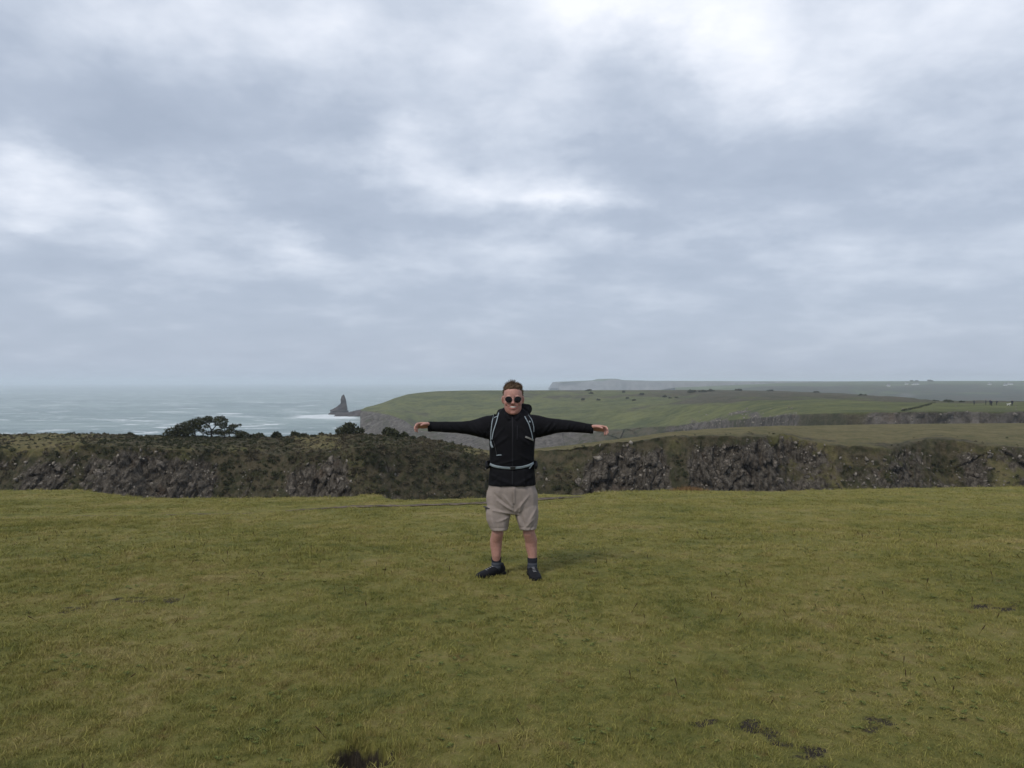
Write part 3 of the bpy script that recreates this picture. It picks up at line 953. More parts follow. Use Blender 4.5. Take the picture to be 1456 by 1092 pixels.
# ------------------------------------------------------------------ shrubs and trees
def leaf_mat(name, lo, hi, scale=1.5):
    m, N, b = principled(name, 0.75, 0.2)
    P = N.new('ShaderNodeNewGeometry').outputs['Position']
    r = attr(N, 'leaf')
    n = N.noise(P, scale, 3.0, 0.6)
    t = N.math('ADD', N.math('MULTIPLY', r, .6), N.math('MULTIPLY', n, .5))
    N.put(b.inputs['Base Color'], N.mix(N.maprange(t, .25, .8), lo, hi))
    return m


M_GORSE = leaf_mat('gorse_leaves', (.020, .024, .011), (.058, .062, .026))
M_HEATHL = leaf_mat('heath_leaves', (.040, .035, .020), (.120, .098, .058))
M_BARK = simple_mat('bark', (.045, .038, .032), .95, .1, .4, 8.0, .5, 40.0)


def leaf_cloud(centers, radii, n, size, seed, up=0.3):
    """small tilted leaf triangles through a set of ellipsoid clumps"""
    r = np.random.default_rng(seed)
    centers = np.asarray(centers, float); radii = np.asarray(radii, float)
    w = (radii.prod(1)) ** (2 / 3); w = w / w.sum()
    k = r.choice(len(centers), n, p=w)
    u = r.normal(size=(n, 3)); u /= np.linalg.norm(u, axis=1)[:, None]
    rad = r.uniform(.35, 1.0, n) ** .5
    rad = rad * (1 + .22 * vnoise(u[:, 0] * 4 + k * 3.1, u[:, 1] * 4, u[:, 2] * 4, seed))
    c = centers[k] + u * rad[:, None] * radii[k]
    a = r.normal(size=(n, 3)); a[:, 2] += up; a /= np.linalg.norm(a, axis=1)[:, None]
    b = np.cross(a, r.normal(size=(n, 3))); b /= np.linalg.norm(b, axis=1)[:, None]
    s = size * r.uniform(.5, 1.3, n)[:, None]
    V = np.stack([c - b * s * .35, c + b * s * .35, c + a * s], 1).reshape(-1, 3)
    Fc = np.arange(n * 3).reshape(-1, 3)
    return V, Fc, np.repeat(r.uniform(0, 1, n), 3)


def tubes(paths, n=6):
    """one mesh of tapered limbs; path = list of (x,y,z,r)"""
    Vs, Fs, base = [], [], 0
    for p in paths:
        p = np.asarray(p, float)
        t = np.gradient(p[:, :3], axis=0)
        t /= np.linalg.norm(t, axis=1)[:, None] + 1e-9
        ref = np.array((0.3, 1.0, 0.2))
        u = np.cross(t, ref); u /= np.linalg.norm(u, axis=1)[:, None] + 1e-9
        v = np.cross(t, u)
        th = np.linspace(0, 2 * math.pi, n, endpoint=False)
        ring = p[:, None, :3] + p[:, 3][:, None, None] * (np.cos(th)[None, :, None] * u[:, None] + np.sin(th)[None, :, None] * v[:, None])
        Vs.append(ring.reshape(-1, 3)); Fs.append(grid_faces(len(p), n, True) + base)
        base += len(p) * n
    return np.concatenate(Vs), np.concatenate(Fs)


def make_bush(px, py_top, wpx, hpx, d, z0, label, group, seed, mat=None, n=2200, leaf=.16):
    r = np.random.default_rng(seed)
    s = d / F
    w, h = wpx * s, hpx * s
    root = obj('gorse_bush', None, label=label, cat='bush', group=group, loc=((px - CX) * s, d, z0))
    k = max(4, int(w / .45))
    cs, rs = [], []
    for i in range(k):
        x = r.uniform(-.42, .42) * w; y = r.uniform(-.35, .35) * min(w, 2.5)
        e = math.sqrt(max(0.05, 1 - (x / (w * .5)) ** 2))
        hh = h * e * r.uniform(.45, 1.0)
        cs.append((x, y, hh * .5)); rs.append((r.uniform(.16, .26) * max(w, .8) * .8, .35, hh * .52))
    V, Fc, lf = leaf_cloud(cs, rs, n, leaf, seed)
    V[:, 2] = np.maximum(V[:, 2], -.15)
    me = make_mesh('foliage', V, [Fc], {'leaf': lf}, smooth=False)
    obj('foliage', me, mat or M_GORSE, parent=root)
    paths = []
    for i in range(max(3, k)):
        x, y, z = cs[i % k]
        paths.append([(x * .3, y * .3, -.3, .035), (x * .7, y * .7, z * .6, .025), (x + r.uniform(-.1, .1), y, z * 1.7, .012)])
    V, Fc = tubes(paths)
    obj('stem', make_mesh('stem', V, [Fc]), M_BARK, parent=root)
    return root


def ridge_top_z(px, d):
    top, rim, rimd, fard = ridge_fields(np.array([px]))
    rz = EYE - (rim - CY) / F * rimd; fz = EYE - (top - CY) / F * fard
    return float(rz + (fz - rz) * np.clip((d - rimd) / (fard - rimd), 0, 1))


RIDGE_BUSH = [(183, 9, 20, 'lone small gorse bush left of the windswept hawthorn'), (355, 13, 32, 'rounded gorse bush just right of the windswept hawthorn'),
              (396, 12, 26, 'gorse bush at the seaward end of the long gorse clump'), (422, 12, 36, 'broad flat gorse bush in the middle of the long clump'), (455, 8, 22, 'sparse spiky low gorse bush on ridge top'),
              (497, 20, 46, 'tallest rounded dark gorse bush on the ridge crest'), (545, 16, 46, 'wide dark gorse bush below the headland cliff'), (569, 12, 26, 'small gorse bush at the landward end of the ridge clump'),
              (592, 9, 24, 'low gorse bush where the ridge top starts to fall')]
for i, (px, h, w, lab) in enumerate(RIDGE_BUSH):
    top, rim, rimd, fard = (float(a[0]) for a in ridge_fields(np.array([float(px)])))
    d = fard - 1.2
    make_bush(px, 0, w, h, d, ridge_top_z(px, d) - .10, lab, 'gorse bushes along the ridge top', 200 + i, n=int(60 * w), leaf=.17)


def build_hawthorn():
    d = 66.0
    s = d / F
    z0 = ridge_top_z(285, d)
    X = lambda p: (p - 290) * s
    Zp = lambda y: (EYE - (y - CY) * s) - z0
    root = obj('hawthorn_tree', None, label='low windswept hawthorn leaning over the ridge top with open branches', cat='tree', loc=((290 - CX) * s, d, z0))
    limbs = [[(X(300), 0, -.3, .13), (X(301), .05, Zp(612), .10), (X(296), .1, Zp(605), .075), (X(284), 0, Zp(600), .05), (X(268), -.1, Zp(603), .03), (X(250), 0, Zp(611), .02)],
             [(X(301), .05, Zp(612), .08), (X(307), -.1, Zp(606), .06), (X(312), 0, Zp(600), .04), (X(309), .1, Zp(595), .02)],
             [(X(301), .05, Zp(614), .07), (X(314), .1, Zp(610), .045), (X(324), 0, Zp(607), .03), (X(333), 0, Zp(604), .015)],
             [(X(296), .1, Zp(605), .06), (X(298), .3, Zp(599), .035), (X(299), .2, Zp(593), .02)],
             [(X(284), 0, Zp(600), .04), (X(279), .4, Zp(605), .03), (X(270), .5, Zp(612), .02)],
             [(X(280), -.1, -.2, .07), (X(277), -.1, Zp(610), .05), (X(270), -.2, Zp(604), .03), (X(260), -.2, Zp(607), .02)],
             [(X(318), .1, -.2, .06), (X(319), .1, Zp(611), .045), (X(316), 0, Zp(603), .03)],
             [(X(326), 0, -.2, .04), (X(327), 0, Zp(612), .03), (X(331), 0, Zp(606), .015)]]
    limbs = [[(x, y, z, r * .7) for x, y, z, r in L] for L in limbs]
    V, Fc = tubes(limbs, 8)
    obj('trunk', make_mesh('trunk', V, [Fc]), M_BARK, parent=root)
    cl = [(240, 617, 6, 4), (247, 613, 8, 5), (255, 610, 9, 6), (263, 607, 9, 6), (270, 604, 9, 5), (278, 601, 9, 5), (286, 599, 8, 5), (293, 598, 7, 4.5), (299, 595, 5, 3.5), (257, 616, 12, 4), (272, 614, 8, 4), (284, 607, 5, 3),
          (304, 598, 5, 3), (311, 596, 7, 4), (318, 599, 7, 5), (319, 605, 5, 4), (308, 603, 3, 2), (326, 608, 5, 3), (332, 605.5, 4, 2.5), (327, 612, 4, 3), (337, 605, 2, 1.5), (297, 606, 3, 2), (300, 616, 16, 2.5), (320, 616, 8, 3), (290, 612, 3, 2), (266, 613, 9, 5), (280, 609, 6, 4), (250, 616, 9, 4), (312, 613, 6, 3), (330, 614, 7, 3), (341, 616, 7, 3), (345, 618, 10, 3)]
    cs = [(X(a), random.uniform(-.5, .5), Zp(b)) for a, b, _, _ in cl]
    rs = [(c * s * 1.15, .6, e * s * 1.2) for _, _, c, e in cl]
    V, Fc, lf = leaf_cloud(cs, rs, 11000, .125, 77, .1)
    obj('crown', make_mesh('crown', V, [Fc], {'leaf': lf}, smooth=False), M_GORSE, parent=root)


build_hawthorn()

HEAD_BUSH = [(836, 555.8, 8), (841, 560, 5), (829, 569, 5), (850, 569, 5), (887, 558.5, 5), (893, 567, 4), (901, 570, 4), (913, 562, 8), (945, 565, 5), (953, 567, 4), (962, 566.5, 8), (984, 558.5, 14), (1000, 557.5, 12), (1011, 556.5, 10), (1050, 555.6, 10), (1095, 556.4, 8),
             (1226, 563.4, 12), (1160, 558.4, 8), (1330, 571.8, 10), (1350, 571.8, 8), (1366, 572, 9), (1347, 571.6, 12)]
for i, (px, py, w) in enumerate(HEAD_BUSH):
    p = on_headland(px, py)
    lab = 'dark gorse bush on the far field edge near the walkers' if px > 1320 else 'broad dark gorse clump on the headland skyline' if py < 559 else 'small round gorse bush dotted on the green headland slope'
    make_bush(CX + p.x / p.y * F, 0, w, w * .32 if w > 7 else w * .55, p.y, p.z - .1, lab, 'gorse bushes: ' + lab, 300 + i, n=420, leaf=p.y / F * 1.6)


def build_hedge():
    pts = [on_headland(x, y) for x, y in ((1284, 584.6), (1292, 583), (1300, 581), (1308, 579), (1316, 577), (1322, 575.4), (1330, 574))]
    root = obj('hedge', None, label='thin dark hedge bank running diagonally down the far field', cat='hedge', loc=pts[3])
    cs = []
    for a, b in zip(pts, pts[1:]):
        for t in np.linspace(0, 1, 12, endpoint=False):
            cs.append(np.array(a.lerp(b, t) - pts[3]) + (0, 0, .15))
    V, Fc, lf = leaf_cloud(cs, [(.45, .45, .22)] * len(cs), 2200, .3, 350)
    obj('foliage', make_mesh('foliage', V, [Fc], {'leaf': lf}, smooth=False), M_GORSE, parent=root)
    V, q = tubes([[(*(c - (0, 0, .25)), .36) for c in cs]])
    obj('bank', make_mesh('bank', V, [q]), M_HEAD, parent=root)


build_hedge()


# ------------------------------------------------------------------ geometry-node scatter for uncountable vegetation
def scatter_group(name, protos):
    ng = bpy.data.node_groups.new(name, 'GeometryNodeTree')
    ng.interface.new_socket('Geometry', in_out='INPUT', socket_type='NodeSocketGeometry')
    ng.interface.new_socket('Geometry', in_out='OUTPUT', socket_type='NodeSocketGeometry')
    n, l = ng.nodes, ng.links
    gi, go = n.new('NodeGroupInput'), n.new('NodeGroupOutput')
    m2p = n.new('GeometryNodeMeshToPoints')
    l.new(gi.outputs[0], m2p.inputs['Mesh'])
    coll = bpy.data.collections.new(name + '_kinds')
    for p in protos:
        coll.objects.link(p)
    ci = n.new('GeometryNodeCollectionInfo')
    ci.inputs['Collection'].default_value = coll
    ci.inputs['Separate Children'].default_value = True
    ci.inputs['Reset Children'].default_value = True
    inst = n.new('GeometryNodeInstanceOnPoints')
    inst.inputs['Pick Instance'].default_value = True
    l.new(m2p.outputs[0], inst.inputs['Points'])
    l.new(ci.outputs[0], inst.inputs['Instance'])
    for nm, typ, sock in (('pick', 'INT', 'Instance Index'), ('rot', 'FLOAT_VECTOR', 'Rotation'), ('scl', 'FLOAT_VECTOR', 'Scale')):
        a = n.new('GeometryNodeInputNamedAttribute')
        a.data_type = typ
        a.inputs['Name'].default_value = nm
        if sock == 'Rotation':
            e = n.new('FunctionNodeEulerToRotation')
            l.new(a.outputs[0], e.inputs[0]); l.new(e.outputs[0], inst.inputs['Rotation'])
        else:
            l.new(a.outputs[0], inst.inputs[sock])
    l.new(inst.outputs[0], go.inputs[0])
    return ng


def scatter(name, pts, rot, scl, pick, protos, label, parent=None):
    me = bpy.data.meshes.new(name)
    me.vertices.add(len(pts))
    me.vertices.foreach_set('co', np.asarray(pts, np.float32).ravel())
    for nm, typ, key, dat in (('rot', 'FLOAT_VECTOR', 'vector', rot), ('scl', 'FLOAT_VECTOR', 'vector', scl), ('pick', 'INT', 'value', pick)):
        a = me.attributes.new(nm, typ, 'POINT')
        a.data.foreach_set(key, np.ascontiguousarray(dat, np.int32 if typ == 'INT' else np.float32).ravel())
    o = obj(name, me, None, parent=parent, kind='stuff', label=label)
    md = o.modifiers.new('scatter', 'NODES')
    md.node_group = scatter_group(name, protos)
    return o


def tuft(name, seed, blades, rad, hgt, wid, mat, lean=0.35, spread=.6):
    r = np.random.default_rng(seed)
    V, Fc, at = [], [], []
    for b in range(blades):
        a = r.uniform(0, 6.283); q = rad * math.sqrt(r.uniform())
        p = np.array((q * math.cos(a), q * math.sin(a), -0.004))
        h = hgt * r.uniform(.5, 1.15)
        dirv = np.array((math.cos(a + r.normal() * .8), math.sin(a + r.normal() * .8), 0)) * spread * r.uniform(.2, 1.2) + np.array((lean, .05, 0))
        t2 = r.uniform(0, 6.283)
        side = np.array((math.cos(t2), math.sin(t2), 0)) * wid * r.uniform(.6, 1.3) / 2
        m1 = p + dirv * h * .35 + np.array((0, 0, h * .6))
        tip = p + dirv * h * 1.0 + np.array((0, 0, h))
        k = len(V)
        V += [p - side, p + side, m1 + side * .8, m1 - side * .8, tip]
        Fc += [(k, k + 1, k + 2), (k, k + 2, k + 3), (k + 3, k + 2, k + 4)]
        at += [r.uniform()] * 5
    me = make_mesh(name, np.array(V), [np.array(Fc)], {'blade': np.array(at), 'leaf': np.array(at)}, smooth=False)
    me.materials.append(mat)
    return bpy.data.objects.new(name, me)


def build_grass():
    protos = [tuft('tuft', 400 + i, 28, .045, h, .0030, M_BLADE, lean=.35, spread=sp) for i, (h, sp) in enumerate(((.010, 1.9), (.012, 1.7), (.014, 1.7), (.009, 2.2), (.018, 1.3)))]
    pts = []
    for d0, d1, dens, sc in ((1.6, 4.6, 820, 1.0), (4.6, 7.5, 520, 1.25), (7.5, 11.5, 230, 1.75), (11.5, 16, 120, 2.3), (16, 26, 60, 2.9)):
        half = .72 * d1 + 1.6
        n = int((d1 - d0) * 2 * half * dens)
        x = rng.uniform(-half, half, n); y = rng.uniform(d0, d1, n)
        keep = (abs(x) < .72 * y + 1.6)
        x, y = x[keep], y[keep]
        px = CX + F * x / y
        keep = y < edge_dist(px) - .05
        x, y = x[keep], y[keep]
        s = np.full(len(x), sc)
        pts.append(np.stack([x, y, s], 1))
    P = np.concatenate(pts)
    soil = soil_mask(P[:, 0], P[:, 1]) + .35 * fbm(P[:, 0] / .09, P[:, 1] / .09, octaves=2, seed=130)
    pd = path_dist(P[:, 0], P[:, 1])
    hd = np.hypot((P[:, 0] - HOLE[0]) / 1.15, P[:, 1] - HOLE[1])
    keep = (soil + .55 * rng.normal(size=len(P)) < .85) & (rng.uniform(size=len(P)) < smooth01(.14, .30, pd) + .02) & (hd > .128)
    P, hd, pd = P[keep], hd[keep], pd[keep]
    n = len(P)
    lush = .5 + .9 * fbm(P[:, 0] / 1.1, P[:, 1] / 1.1, octaves=4, seed=131) + .4 * fbm(P[:, 0] / .25, P[:, 1] / .25, octaves=2, seed=132)
    hs = np.clip(.70 + .75 * lush, .35, 2.2)
    rim = np.exp(-((hd - .17) / .06) ** 2)
    hs = hs + 1.5 * rim * (P[:, 1] > HOLE[1])
    hs = hs * (1 - .5 * np.exp(-(np.hypot(P[:, 0] - HOLE[0], P[:, 1] - HOLE[1] + .28) / .2) ** 2))
    lip = edge_dist(CX + F * P[:, 0] / P[:, 1]) - P[:, 1]
    hs = hs * (1 + 1.3 * smooth01(.5, .05, lip) * np.clip(fbm(P[:, 0] / .5, P[:, 1] / .5, octaves=3, seed=133) + .4, 0, 1))
    hs = hs * (.35 + .65 * smooth01(.1, .8, pd)) * (1 + .3 * smooth01(5.5, 3.0, P[:, 1]))
    s = P[:, 2] * rng.uniform(.8, 1.25, n)
    z = ground_z(P[:, 0], P[:, 1]) + .02 * np.exp(-((hd - .17) / .05) ** 2)
    rot = np.stack([rng.normal(0, .12, n), rng.normal(0, .12, n), rng.normal(0, .9, n)], 1)
    scl = np.stack([s, s, np.minimum(s, 1.5) * hs], 1)
    scatter('grass', np.stack([P[:, 0], P[:, 1], z], 1), rot, scl, rng.integers(0, len(protos), n), protos, 'short wind-combed turf grass')
    # flat rosettes of plantain and thrift between the blades
    lm = leaf_mat('rosette_leaves', (.070, .095, .024), (.150, .165, .045), 9.0)
    ros = []
    for q in range(3):
        r = np.random.default_rng(700 + q)
        V, Fc, at = [], [], []
        for b in range(9):
            t = b * 0.7 + r.normal(0, .2); L = .030 * r.uniform(.6, 1.2)
            u = np.array((math.cos(t), math.sin(t), 0)); v = np.array((-u[1], u[0], 0))
            k = len(V)
            V += [u * .003 + (0, 0, .003), u * L * .5 + v * L * .2 + (0, 0, .012), u * L + (0, 0, .009), u * L * .5 - v * L * .2 + (0, 0, .012)]
            Fc += [(k, k + 1, k + 2), (k, k + 2, k + 3)]; at += [r.uniform()] * 4
        me = make_mesh('rosette', np.array(V), [np.array(Fc)], {'leaf': np.array(at)}, smooth=False); me.materials.append(lm)
        ros.append(bpy.data.objects.new('rosette', me))
    n = 7000
    y = np.sqrt(rng.uniform(1.8 ** 2, 10 ** 2, n)); x = rng.uniform(-.8, .8, n) * y
    k = fbm(x / .45, y / .45, octaves=3, seed=145) + rng.normal(0, .2, n) > .22
    x, y = x[k], y[k]; n = len(x)
    s = rng.uniform(.35, .85, n)
    scatter('turf_herbs', np.stack([x, y, ground_z(x, y) + .004], 1), np.stack([rng.normal(0, .15, n), rng.normal(0, .15, n), rng.uniform(0, 6, n)], 1), np.stack([s, s, s], 1), rng.integers(0, 3, n), ros, 'low leafy herbs in the turf')
    # dark dry seed heads standing out of the turf
    m = simple_mat('seed_head', (.055, .034, .020), .9, .1, .4, 60.0)
    V, Fc = tubes([[(0, 0, 0, .0012), (.006, 0, .05, .0012), (.012, 0, .075, .0045), (.016, 0, .10, .004), (.018, 0, .112, .0008)]], 5)
    me = make_mesh('seed_stalk', V, [Fc]); me.materials.append(m)
    sp = bpy.data.objects.new('seed_stalk', me)
    n = 520
    y = np.sqrt(rng.uniform(2.6 ** 2, 9.5 ** 2, n)); x = rng.uniform(-.75, .75, n) * y
    clump = fbm(x / .6, y / .6, octaves=2, seed=140)
    k = clump > .08
    x, y = x[k], y[k]
    n = len(x)
    s = rng.uniform(.35, .85, n)
    scatter('seed_stalks', np.stack([x, y, ground_z(x, y)], 1), np.stack([rng.normal(0, .3, n), rng.normal(.15, .3, n), rng.uniform(0, 6, n)], 1), np.stack([s, s, s], 1), np.zeros(n), [sp], 'thin dark seed stalks in the turf')


build_grass()


def build_heath():
    """heather, ivy and rough grass on the ridge"""
    pr = []
    for i in range(4):
        V, Fc, lf = leaf_cloud([(0, 0, .06), (.1, .05, .05), (-.1, -.04, .05)], [(.16, .14, .12), (.12, .12, .1), (.12, .1, .1)], 110, .085, 500 + i, .6)
        me = make_mesh('heath_clump', V, [Fc], {'leaf': lf}, smooth=False)
        me.materials.append(M_HEATHL if i < 2 else M_GORSE)
        pr.append(bpy.data.objects.new('heath_clump', me))
    vis = (BPX > -60) & (BPX < 1510) & (BS > .3) & (BS < 2.0)
    w = np.where(vis, np.clip(1 - BROCK * 1.6, 0, 1) * np.clip(BHEATH, 0, 1), 0)
    w = w * np.where(BS > 1.0, 1.6, .45) * np.where((BS > .90) & (BPX > 730), .06, 1)
    w = w.ravel(); w = w / w.sum()
    k = rng.choice(len(w), 7000, p=w)
    P = np.stack([BX.ravel()[k], BY.ravel()[k] - .05, BZ.ravel()[k]], 1) + rng.normal(0, .06, (len(k), 3)) * (1, .4, .5)
    n = len(P)
    lf = BPX.ravel()[k] < 690
    s = rng.gamma(3, .24, n) * np.where(lf, 1.0, .8)
    s = np.clip(s, .3, 1.6) * np.where(BS.ravel()[k] > 1.0, .62, .9)
    pick = np.where(fbm(P[:, 0] / 2.2, P[:, 2] / 1.6, octaves=3, seed=150) + rng.normal(0, .25, n) > -.05, rng.integers(0, 2, n), rng.integers(2, 4, n))
    scatter('heath', P, np.stack([rng.normal(0, .4, n), rng.normal(0, .4, n), rng.uniform(0, 6.3, n)], 1), np.stack([s, s, s * .8], 1), pick, pr, 'heather, ivy and rough scrub on the ridge', parent=None)


build_heath()


def build_bracken():
    d = 19.9
    p = W(972, 697, d)
    root = obj('bracken_patch', None, label='rusty tan dead bracken tuft on the lip of the turf', cat='bracken', loc=(p[0], float(edge_dist(np.array(972.0))) - .15, 0))
    z = float(ground_z(root.location.x, root.location.y))
    root.location.z = z
    m = leaf_mat('dead_bracken', (.13, .075, .034), (.25, .155, .075), 6.0)
    r = np.random.default_rng(5)
    V, Fc, at = [], [], []
    for b in range(520):
        x = r.normal(0, .26); y = r.normal(0, .06)
        h = .13 * r.uniform(.4, 1.2) * math.exp(-(x / .6) ** 2)
        a = r.uniform(0, 6.28); sd = np.array((math.cos(a), math.sin(a), .3)) * .010
        q = np.array((x, y, -.03)); tip = q + np.array((r.normal(.03, .05), r.normal(0, .04), h + .03))
        k = len(V)
        V += [q - sd, q + sd, tip]; Fc.append((k, k + 1, k + 2)); at += [r.uniform()] * 3
    obj('fronds', make_mesh('fronds', np.array(V), [np.array(Fc)], {'leaf': np.array(at)}, smooth=False), m, parent=root)


build_bracken()


# ------------------------------------------------------------------ the man
S_ = MAN_D / F                      # metres per photo pixel at the man


def mx(px):
    return (px - 729.0) * S_


def mz(py):
    return (818.0 - py) * S_


def limb(pts, radii, ref=(0, 1, 0), n=20, p=2.0, cap=True):
    """closed tapered tube; radii (a, b): a along ref, b across; p superellipse power"""
    pts = np.asarray(pts, float)
    radii = np.array([(r, r) if np.isscalar(r) else r for r in radii], float)
    t = np.gradient(pts, axis=0)
    t /= np.linalg.norm(t, axis=1)[:, None] + 1e-12
    ref = np.asarray(ref, float)
    u = ref[None] - (t @ ref)[:, None] * t
    u /= np.linalg.norm(u, axis=1)[:, None] + 1e-12
    v = np.cross(t, u)
    if cap:
        a0, a1 = radii[0].mean(), radii[-1].mean()
        e0 = [(pts[0] - t[0] * a0 * q, radii[0] * f, u[0], v[0]) for q, f in ((.55, .15), (.45, .55), (.25, .85))]
        e1 = [(pts[-1] + t[-1] * a1 * q, radii[-1] * f, u[-1], v[-1]) for q, f in ((.25, .85), (.45, .55), (.55, .15))]
        rows = e0 + [(pts[i], radii[i], u[i], v[i]) for i in range(len(pts))] + e1
    else:
        rows = [(pts[i], radii[i], u[i], v[i]) for i in range(len(pts))]
    th = np.linspace(0, 2 * math.pi, n, endpoint=False)
    c = np.sign(np.cos(th)) * abs(np.cos(th)) ** (2 / p); s = np.sign(np.sin(th)) * abs(np.sin(th)) ** (2 / p)
    V = np.concatenate([r[0][None] + r[1][0] * c[:, None] * r[2][None] + r[1][1] * s[:, None] * r[3][None] for r in rows])
    q = grid_faces(len(rows), n, True)
    fs = [tuple(f) for f in q] + [tuple(range(n))[::-1], tuple((len(rows) - 1) * n + i for i in range(n))]
    return V, fs


def loft_z(secs, n=36, p=2.3):
    """stack of horizontal sections: (z, xc, half width, y front, y back)"""
    th = np.linspace(0, 2 * math.pi, n, endpoint=False)
    c = np.sign(np.cos(th)) * abs(np.cos(th)) ** (2 / p); s = np.sign(np.sin(th)) * abs(np.sin(th)) ** (2 / p)
    V = []
    for z, xc, hw, yf, yb in secs:
        V.append(np.stack([xc + hw * c, (yf + yb) / 2 + (yb - yf) / 2 * s, np.full(n, z)], 1))
    V = np.concatenate(V)
    R = len(secs)
    fs = [tuple(f) for f in grid_faces(R, n, True)] + [tuple(range(n))[::-1], tuple((R - 1) * n + i for i in range(n))]
    return V, fs


def dense(secs, k=6):
    """smooth in-between sections"""
    A = np.array(secs, float)
    t = np.arange(len(A)); tt = np.linspace(0, len(A) - 1, (len(A) - 1) * k + 1)
    out = []
    for c in range(A.shape[1]):
        m = np.gradient(A[:, c])
        i = np.clip(np.floor(tt).astype(int), 0, len(A) - 2); f = tt - i
        h00 = 2 * f ** 3 - 3 * f ** 2 + 1; h10 = f ** 3 - 2 * f ** 2 + f; h01 = -2 * f ** 3 + 3 * f ** 2; h11 = f ** 3 - f ** 2
        out.append(h00 * A[i, c] + h10 * m[i] + h01 * A[i + 1, c] + h11 * m[i + 1])
    return np.stack(out, 1)


def ball(c, r, seg=16):
    r = (r, r, r) if np.isscalar(r) else r
    bm = bmesh.new()
    bmesh.ops.create_uvsphere(bm, u_segments=seg, v_segments=max(8, seg // 2), radius=1)
    V = np.array([v.co for v in bm.verts]) * r + np.array(c)
    fs = [tuple(v.index for v in f.verts) for f in bm.faces]
    bm.free()
    return V, fs


def fuse(parts, voxel, smooth=2):
    """merge closed pieces into one continuous surface"""
    Vs, Fs, b = [], [], 0
    for V, fs in parts:
        Vs.append(np.asarray(V)); Fs += [tuple(int(i) + b for i in f) for f in fs]; b += len(V)
    me = bpy.data.meshes.new('fuse')
    me.from_pydata([tuple(map(float, v)) for v in np.concatenate(Vs)], [], Fs)
    me.update()
    bm = bmesh.new(); bm.from_mesh(me); bmesh.ops.recalc_face_normals(bm, faces=bm.faces[:]); bm.to_mesh(me); bm.free()
    o = bpy.data.objects.new('fuse', me)
    COL.objects.link(o)
    r = o.modifiers.new('r', 'REMESH'); r.mode = 'VOXEL'; r.voxel_size = voxel
    if smooth:
        s = o.modifiers.new('s', 'SMOOTH'); s.factor = .5; s.iterations = smooth
    dg = bpy.context.evaluated_depsgraph_get()
    dg.update()
    out = bpy.data.meshes.new_from_object(o.evaluated_get(dg))
    bpy.data.objects.remove(o); bpy.data.meshes.remove(me)
    out.materials.clear()
    out.polygons.foreach_set('use_smooth', np.ones(len(out.polygons), bool))
    return out


def get_co(me):
    a = np.empty(len(me.vertices) * 3, np.float32); me.vertices.foreach_get('co', a)
    n = np.empty(len(me.vertices) * 3, np.float32); me.vertices.foreach_get('normal', n)
    return a.reshape(-1, 3).astype(float), n.reshape(-1, 3).astype(float)


def set_co(me, V):
    me.vertices.foreach_set('co', np.asarray(V, np.float32).ravel()); me.update()


def seg_dist(P, a, b):
    """distance in the front (x, z) view from points to a segment, and position along it"""
    a = np.array(a); b = np.array(b); d = b - a
    t = np.clip(((P - a) @ d) / (d @ d), 0, 1)
    return np.linalg.norm(P - a - t[:, None] * d, axis=1), t


def folds(me, lines, noise=.004, nscale=.09, seed=1, aniso=(1, 1, .45)):
    """cloth creases: (photo px, py -> px, py, width px, depth m); positive depth = ridge; front=-1, back=+1"""
    V, Nn = get_co(me)
    P = V[:, [0, 2]]
    disp = noise * fbm(V[:, 0] / nscale * aniso[0], V[:, 1] / nscale * aniso[1], V[:, 2] / nscale * aniso[2], octaves=3, seed=seed)
    for x0, y0, x1, y1, w, dep in lines:
        dd, t = seg_dist(P, (mx(x0), mz(y0)), (mx(x1), mz(y1)))
        disp = disp + dep * np.exp(-(dd / (w * S_)) ** 2) * np.sin(np.clip(t, .08, .92) * math.pi) ** .5 * np.clip(-Nn[:, 1] * 1.6 + .15, 0, 1)
    set_co(me, V + Nn * disp[:, None])


def cloth_mat(name, col, rough=.85, var=.15, weave=900.0, bump=.25, spec=.2):
    m, N, b = principled(name, rough, spec)
    tc = N.new('ShaderNodeTexCoord').outputs['Object']
    n = N.noise(tc, 9.0, 4.0, .6)
    N.put(b.inputs['Base Color'], N.mix(N.maprange(n, .3, .7), tuple(c * (1 - var) for c in col), tuple(c * (1 + var) for c in col)))
    bp = N.new('ShaderNodeBump'); bp.inputs['Strength'].default_value = bump; bp.inputs['Distance'].default_value = .002
    N.put(bp.inputs['Height'], N.math('ADD', N.noise(tc, weave, 2.0, .5), N.math('MULTIPLY', N.noise(tc, 60.0, 3.0, .6), 1.5)))
    N.l.new(bp.outputs[0], b.inputs['Normal'])
    return m


